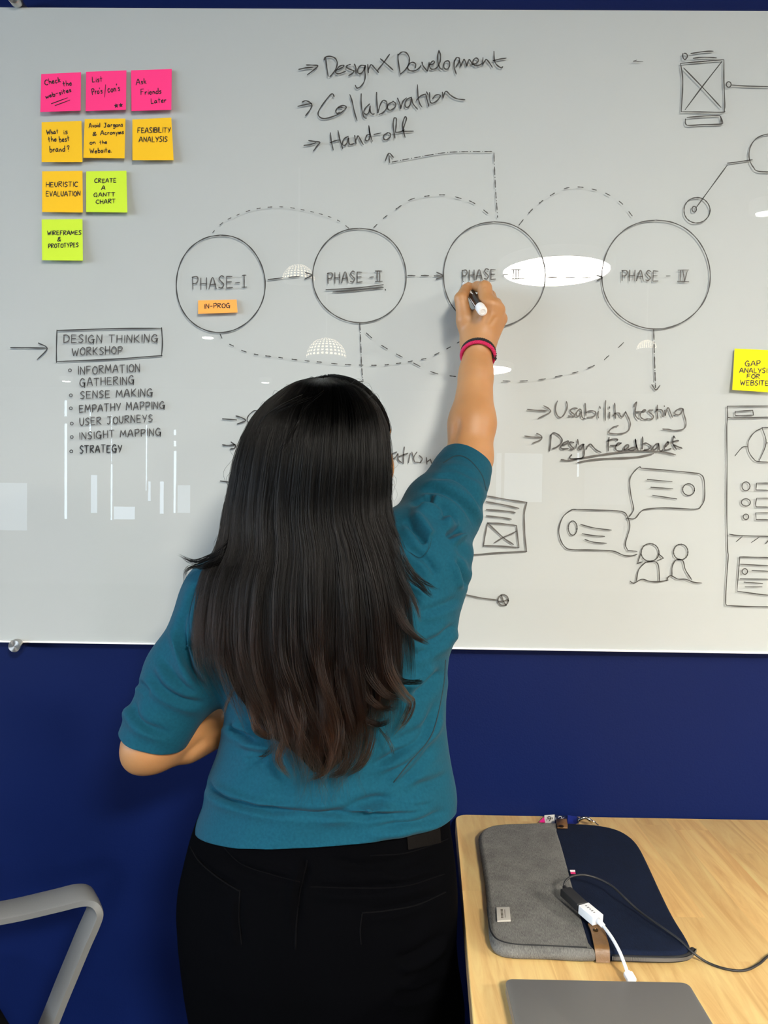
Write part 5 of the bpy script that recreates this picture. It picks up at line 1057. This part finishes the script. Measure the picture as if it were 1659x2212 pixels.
tc = nt.nodes.new('ShaderNodeTexCoord'); mp = nt.nodes.new('ShaderNodeMapping'); mp.inputs['Scale'].default_value = (400, 200, 6); n1 = nt.nodes.new('ShaderNodeTexNoise'); n1.inputs['Scale'].default_value = 1
nt.links.new(tc.outputs['Object'], mp.inputs['Vector']); nt.links.new(mp.outputs[0], n1.inputs['Vector']); mx = nt.nodes.new('ShaderNodeMix'); mx.data_type = 'RGBA'; mx.inputs[6].default_value = (.0005, .0004, .0004, 1); mx.inputs[7].default_value = (.0014, .001, .0009, 1)
nt.links.new(n1.outputs['Fac'], mx.inputs[0]); nt.links.new(mx.outputs[2], b.inputs['Base Color'])
rows = []
for py in np.arange(829, 1650, 8):
    L_, R__, cy, ry = [np.interp(py, pyi, c) for c in cols]; sh = .005 + .016 * np.clip((py - 1100) / 150, 0, 1) + .004 * np.clip((py - 1400) / 200, 0, 1); k = (cy - CAM[1]) / FPX; a = at_y((L_ + R__) / 2, py, cy)
    rows.append((a[2], a[0], cy + .0, max((R__ - L_) / 2 * k - sh, .002), max(ry - .006 - .022 * np.clip((py - 1500) / 140, 0, 1), .002)))
f = Field(np.arange(-.30, .12, .004), np.arange(-.46, -.16, .004), np.arange(.94, 1.54, .004)); f.loft(rows, k=.005, n=2.0); f.ell(H(0, -.004, .002), (.0785, .096, .103), .01, HM); f.cone(H(0, .088, -.025), H(0, .17, -.06), .066, .085, .006, cut=True); f.ell(H(0, .06, -.11), (.062, .075, .055), .006, HM, cut=True)
Ph, Fh = f.mesh(); Ph = relax(Ph, Fh, 3); hair = link('hair', fastmesh('hair', Ph - loc, Fh), hair_m, person, smooth=True)

rs = np.random.RandomState(11); CURV = []; RAD = []
S = np.concatenate([np.linspace(0, .12, 6) ** 1.0, np.linspace(.15, 1, 22)]); NS = len(S)
TINT = []
def add_lock(G_, n, r0, r1, rad=.00022, wob=.0018, stag=.0, tint=None):
    """G_: guide points; n strands gathered around it, r0 wide at the root, r1 at the tip"""
    s_ = np.linspace(0, 1, len(G_)); T_ = np.gradient(G_, axis=0); T_ /= np.linalg.norm(T_, axis=1)[:, None] + 1e-9
    up = np.cross(T_, [0, 1, 0]); up /= np.linalg.norm(up, axis=1)[:, None] + 1e-9; dn = np.cross(T_, up); lt = tint or 2 ** rs.uniform(-1.5, 1.2)
    for _ in range(n):
        a, q = rs.rand() * 6.283, math.sqrt(rs.rand()); fr = r0 + (r1 - r0) * s_ ** 1.3; w1_, w2_ = rs.rand(2) * 6.283; f1 = rs.uniform(4, 10)
        st = stag * rs.rand(); end = rs.uniform(.80, 1.0) if n > 8 else 1.0
        o = (up * math.cos(a) + dn * math.sin(a) * .75) * (q * fr)[:, None] + up * (wob * np.sin(f1 * s_ + w1_) * s_)[:, None] + dn * (wob * np.sin(f1 * .8 * s_ + w2_) * s_)[:, None]
        C_ = G_ + o; ss = st + s_ * (end - st); C_ = np.stack([np.interp(ss, s_, C_[:, j]) for j in range(3)], -1)
        CURV.append(C_); RAD.append(rad * rs.uniform(.6, 1.3) * np.clip((1.02 - s_) * 4, .12, 1)); TINT.append(lt * (rs.uniform(.5, 1.5) if rs.rand() > .04 else 5.0))
eu = [-1.0, -.85, -.65, -.4, -.15, .1, .35, .6, .8, 1.0]; ee = [1340, 1450, 1560, 1650, 1690, 1695, 1685, 1645, 1560, 1380]
for i in range(640):
    phi = rs.uniform(-1.75, 1.75); u = math.sin(phi); E_ = np.interp(u, eu, ee); deep = rs.rand() ** 2
    if i >= 520: phi = rs.uniform(1.0, 1.62) * (-1 if i % 3 else 1); E_ = rs.uniform(1400, 1520)
    elif abs(phi) > 1.35: E_ = min(E_, rs.uniform(1200, 1480))
    end = E_ - (rs.rand() ** 1.8) * 240 * (1 if i % 2 else .25); py = 828 + (end - 828) * S; tt = S
    ph1, am = rs.rand() * 6.28, rs.uniform(.005, .020)
    dphi = .09 * np.sin(3.2 * tt + ph1) * tt + .10 * rs.randn() * tt
    off = .001 - .013 * deep + .006 * np.sin(5 * tt + ph1) * tt + .010 * tt * rs.rand()
    if phi > 1.1: py = py
    G_ = hair_pt(py, phi + dphi, off)
    # loose waves and curled ends
    k2 = np.clip((py - 1330) / 330, 0, 1.2); fr = rs.uniform(5, 9); sg = -1 if rs.rand() < (.5 + .4 * (u > .1)) else 1
    G_[:, 0] += am * k2 * np.sin(fr * k2 + ph1) + k2 ** 3 * sg * rs.uniform(0, .022); G_[:, 1] -= np.abs(k2 * am * np.cos(fr * k2 + ph1)) * .9
    add_lock(G_, 34, .0080, .0030 + .005 * rs.rand())
def lock(P3, n, r0, r1, **k):
    P3 = [(x, y, d + .012 * (1 - i / (len(P3) - 1))) for i, (x, y, d) in enumerate(P3)]; k.setdefault('stag', .35)
    add_lock(spline([at_y(x, y, d) for x, y, d in P3], 5), n, r0, r1, **k)
LK = [ # flyaway tips at the left
 ([(520, 1150, -.40), (490, 1180, -.40), (450, 1205, -.39), (415, 1213, -.38), (385, 1197, -.37)], 40, .006, .001), ([(525, 1165, -.40), (490, 1195, -.40), (440, 1218, -.39), (405, 1230, -.385), (397, 1262, -.38)], 26, .005, .001),
 ([(520, 1180, -.41), (480, 1210, -.405), (440, 1225, -.40), (420, 1222, -.39)], 30, .006, .001), ([(515, 1210, -.41), (470, 1250, -.41), (430, 1290, -.41), (415, 1262, -.40)], 18, .005, .001),
 ([(500, 1260, -.42), (470, 1310, -.42), (440, 1345, -.42), (418, 1362, -.42)], 40, .008, .001), ([(500, 1330, -.43), (465, 1380, -.43), (435, 1400, -.43), (432, 1385, -.43)], 36, .008, .001),
 ([(510, 1380, -.43), (480, 1430, -.43), (455, 1455, -.43), (470, 1468, -.43)], 36, .008, .001), ([(530, 1420, -.43), (510, 1480, -.43), (490, 1520, -.43), (478, 1560, -.43)], 16, .006, .001),
 # right side sweeps
 ([(850, 1160, -.42), (872, 1210, -.42), (905, 1250, -.42), (948, 1275, -.42)], 36, .007, .001), ([(860, 1190, -.425), (885, 1240, -.425), (915, 1270, -.425), (938, 1292, -.425)], 40, .008, .001), ([(850, 1200, -.425), (875, 1260, -.425), (895, 1300, -.425), (910, 1345, -.425)], 40, .008, .001),
 ([(850, 1290, -.43), (870, 1340, -.43), (900, 1375, -.43), (930, 1392, -.43)], 46, .009, .0015), ([(855, 1310, -.43), (880, 1360, -.43), (905, 1382, -.43), (918, 1378, -.43)], 30, .007, .001),
 ([(845, 1400, -.44), (850, 1440, -.44), (868, 1470, -.44), (905, 1472, -.44), (912, 1468, -.44)], 34, .006, .001), ([(830, 1380, -.44), (840, 1450, -.445), (872, 1500, -.445), (888, 1520, -.445), (872, 1560, -.44), (845, 1590, -.44)], 60, .010, .003),
 ([(780, 1400, -.44), (800, 1460, -.445), (835, 1500, -.445), (870, 1510, -.445)], 60, .009, .002), ([(770, 1440, -.445), (790, 1500, -.447), (825, 1530, -.447), (862, 1528, -.447)], 50, .008, .002),
 ([(740, 1480, -.445), (770, 1540, -.45), (815, 1565, -.45), (848, 1550, -.45)], 50, .008, .002), ([(870, 1180, -.42), (905, 1205, -.42), (925, 1185, -.415), (930, 1160, -.41)], 3, .0008, .0005),
 # bottom curls
 ([(560, 1430, -.43), (540, 1500, -.435), (550, 1560, -.44), (580, 1590, -.445), (600, 1560, -.44)], 50, .008, .002), ([(570, 1480, -.43), (548, 1560, -.44), (566, 1588, -.445), (600, 1598, -.445)], 36, .006, .0015),
 ([(640, 1500, -.44), (620, 1580, -.445), (600, 1640, -.45), (630, 1685, -.45)], 60, .010, .003), ([(700, 1540, -.445), (720, 1620, -.45), (700, 1668, -.455), (660, 1685, -.45)], 60, .010, .003),
 ([(740, 1560, -.445), (760, 1620, -.45), (740, 1665, -.455), (700, 1680, -.455)], 60, .010, .003), ([(800, 1540, -.445), (800, 1600, -.45), (780, 1650, -.455), (735, 1680, -.455)], 60, .010, .003),
 ([(600, 1600, -.445), (575, 1628, -.45), (555, 1638, -.45)], 14, .005, .001), ([(810, 1560, -.44), (840, 1600, -.445), (855, 1640, -.445)], 10, .004, .001), ([(700, 845, -.41), (640, 868, -.42), (580, 900, -.40), (545, 950, -.38)], 8, .006, .004),
 ([(700, 845, -.41), (660, 880, -.43), (640, 920, -.44), (600, 980, -.43)], 8, .006, .004)]
LK = [q for q in LK if not (q[0][-1][0] in (418, 432, 470, 415))]
for sx in (-1, 1):           # front hair: from the parting over the temples, tucked down beside the cheeks
    for j in range(26):
        t = j / 25; a0 = .070 - .10 * t; E_ = lambda a, b_: H(sx * a, b_, .103 * math.sqrt(max(0.02, 1 - (a / .0765) ** 2 - (b_ / .095) ** 2)))
        G_ = spline([E_(.003, a0), E_(.030, a0 * .95), E_(.055, a0 * .8), H(sx * .0765, a0 * .45, .015), H(sx * .0800, a0 * .1 - .012, -.022), H(sx * .0790, -.030 - .02 * t, -.062), H(sx * .076, -.050 - .02 * t, -.11), H(sx * .074, -.075 - .02 * t, -.17)], 4)
        add_lock(G_, 40, .0045, .006)
for P3, n, r0, r1 in LK: lock(P3, n, r0, r1)
for i in range(150):      # fine flyaways over the crown and beside the left edge
    if i < 70:
        a = rs.uniform(0, 1); x0 = 560 + 250 * a; y0 = np.interp(x0, [560, 620, 690, 750, 810], [925, 858, 832, 840, 890]); dx = rs.uniform(-60, 60); h = rs.uniform(6, 26)
        P3 = [(x0, y0 + 8, -.36), (x0 + dx * .3, y0 - h * .6, -.36), (x0 + dx * .7, y0 - h * .8, -.355), (x0 + dx, np.interp(x0 + dx, [500, 560, 620, 690, 750, 830], [1000, 925, 858, 832, 840, 920]) + rs.uniform(-10, 8), -.35)]
    elif i < 120:
        y0 = rs.uniform(930, 1200); x0 = np.interp(y0, A_[:, 0], A_[:, 1]); w = rs.uniform(6, 55) * rs.rand() + 5; l = rs.uniform(60, 150)
        P3 = [(x0 + 6, y0, -.36), (x0 - w * .7, y0 + l * .35, -.355), (x0 - w, y0 + l * .6, -.355), (x0 - w * .3 + rs.uniform(-15, 10), y0 + l, -.36)]
    else:
        y0 = rs.uniform(960, 1140); x0 = np.interp(y0, A_[:, 0], A_[:, 2]); w = rs.uniform(5, 28); l = rs.uniform(40, 90)
        P3 = [(x0 - 4, y0, -.35), (x0 + w * .8, y0 + l * .3, -.345), (x0 + w, y0 + l * .6, -.345), (x0 + rs.uniform(-6, 14), y0 + l, -.35)]
    add_lock(spline([at_y(*q) for q in P3], 5), 1, .0003, .0003, rad=.00013)
pts = np.concatenate(CURV) - loc; rad = np.concatenate(RAD)
hc = bpy.data.hair_curves.new('hair_strands'); hc.add_curves([len(c) for c in CURV])
tn = hc.attributes.new('tint', 'FLOAT', 'CURVE'); tn.data.foreach_set('value', np.array(TINT, np.float32))
hc.position_data.foreach_set('vector', pts.astype(np.float32).ravel())
at = hc.attributes.get('radius') or hc.attributes.new('radius', 'FLOAT', 'POINT'); at.data.foreach_set('value', rad.astype(np.float32))
hm = bpy.data.materials.new('hair_strand'); hm.use_nodes = True; nt = hm.node_tree
for nd in list(nt.nodes):
    if nd.type != 'OUTPUT_MATERIAL': nt.nodes.remove(nd)
hb = nt.nodes.new('ShaderNodeBsdfHairPrincipled'); hb.parametrization = 'COLOR'; hb.inputs['IOR'].default_value = 1.24; hb.inputs['Roughness'].default_value = .20; hb.inputs['Radial Roughness'].default_value = .4
hb.inputs['Random Roughness'].default_value = .3
ge = nt.nodes.new('ShaderNodeNewGeometry'); sx_ = nt.nodes.new('ShaderNodeSeparateXYZ'); nt.links.new(ge.outputs['Position'], sx_.inputs[0])   # ends lighter than the roots
zr = nt.nodes.new('ShaderNodeMapRange'); zr.inputs['From Min'].default_value = 1.40; zr.inputs['From Max'].default_value = 1.00; nt.links.new(sx_.outputs['Z'], zr.inputs['Value'])
rp = nt.nodes.new('ShaderNodeValToRGB'); e = rp.color_ramp.elements; e[0].position = 0; e[0].color = (.0009, .0008, .0007, 1); e[1].position = 1.0; e[1].color = (.026, .0100, .0046, 1)
x = e.new(.45); x.color = (.0020, .0013, .0010, 1); x = e.new(.75); x.color = (.011, .0046, .0024, 1); nt.links.new(zr.outputs[0], rp.inputs[0])
ta = nt.nodes.new('ShaderNodeAttribute'); ta.attribute_name = 'tint'
mx = nt.nodes.new('ShaderNodeVectorMath'); mx.operation = 'SCALE'; nt.links.new(rp.outputs[0], mx.inputs[0]); nt.links.new(ta.outputs['Fac'], mx.inputs['Scale']); nt.links.new(mx.outputs[0], hb.inputs['Color'])
nt.links.new(hb.outputs[0], nt.nodes['Material Output'].inputs['Surface'])
ho = bpy.data.objects.new('hair_strands', hc); scene.collection.objects.link(ho); hc.materials.append(hm); ho.parent = hair; ho['kind'] = 'stuff'
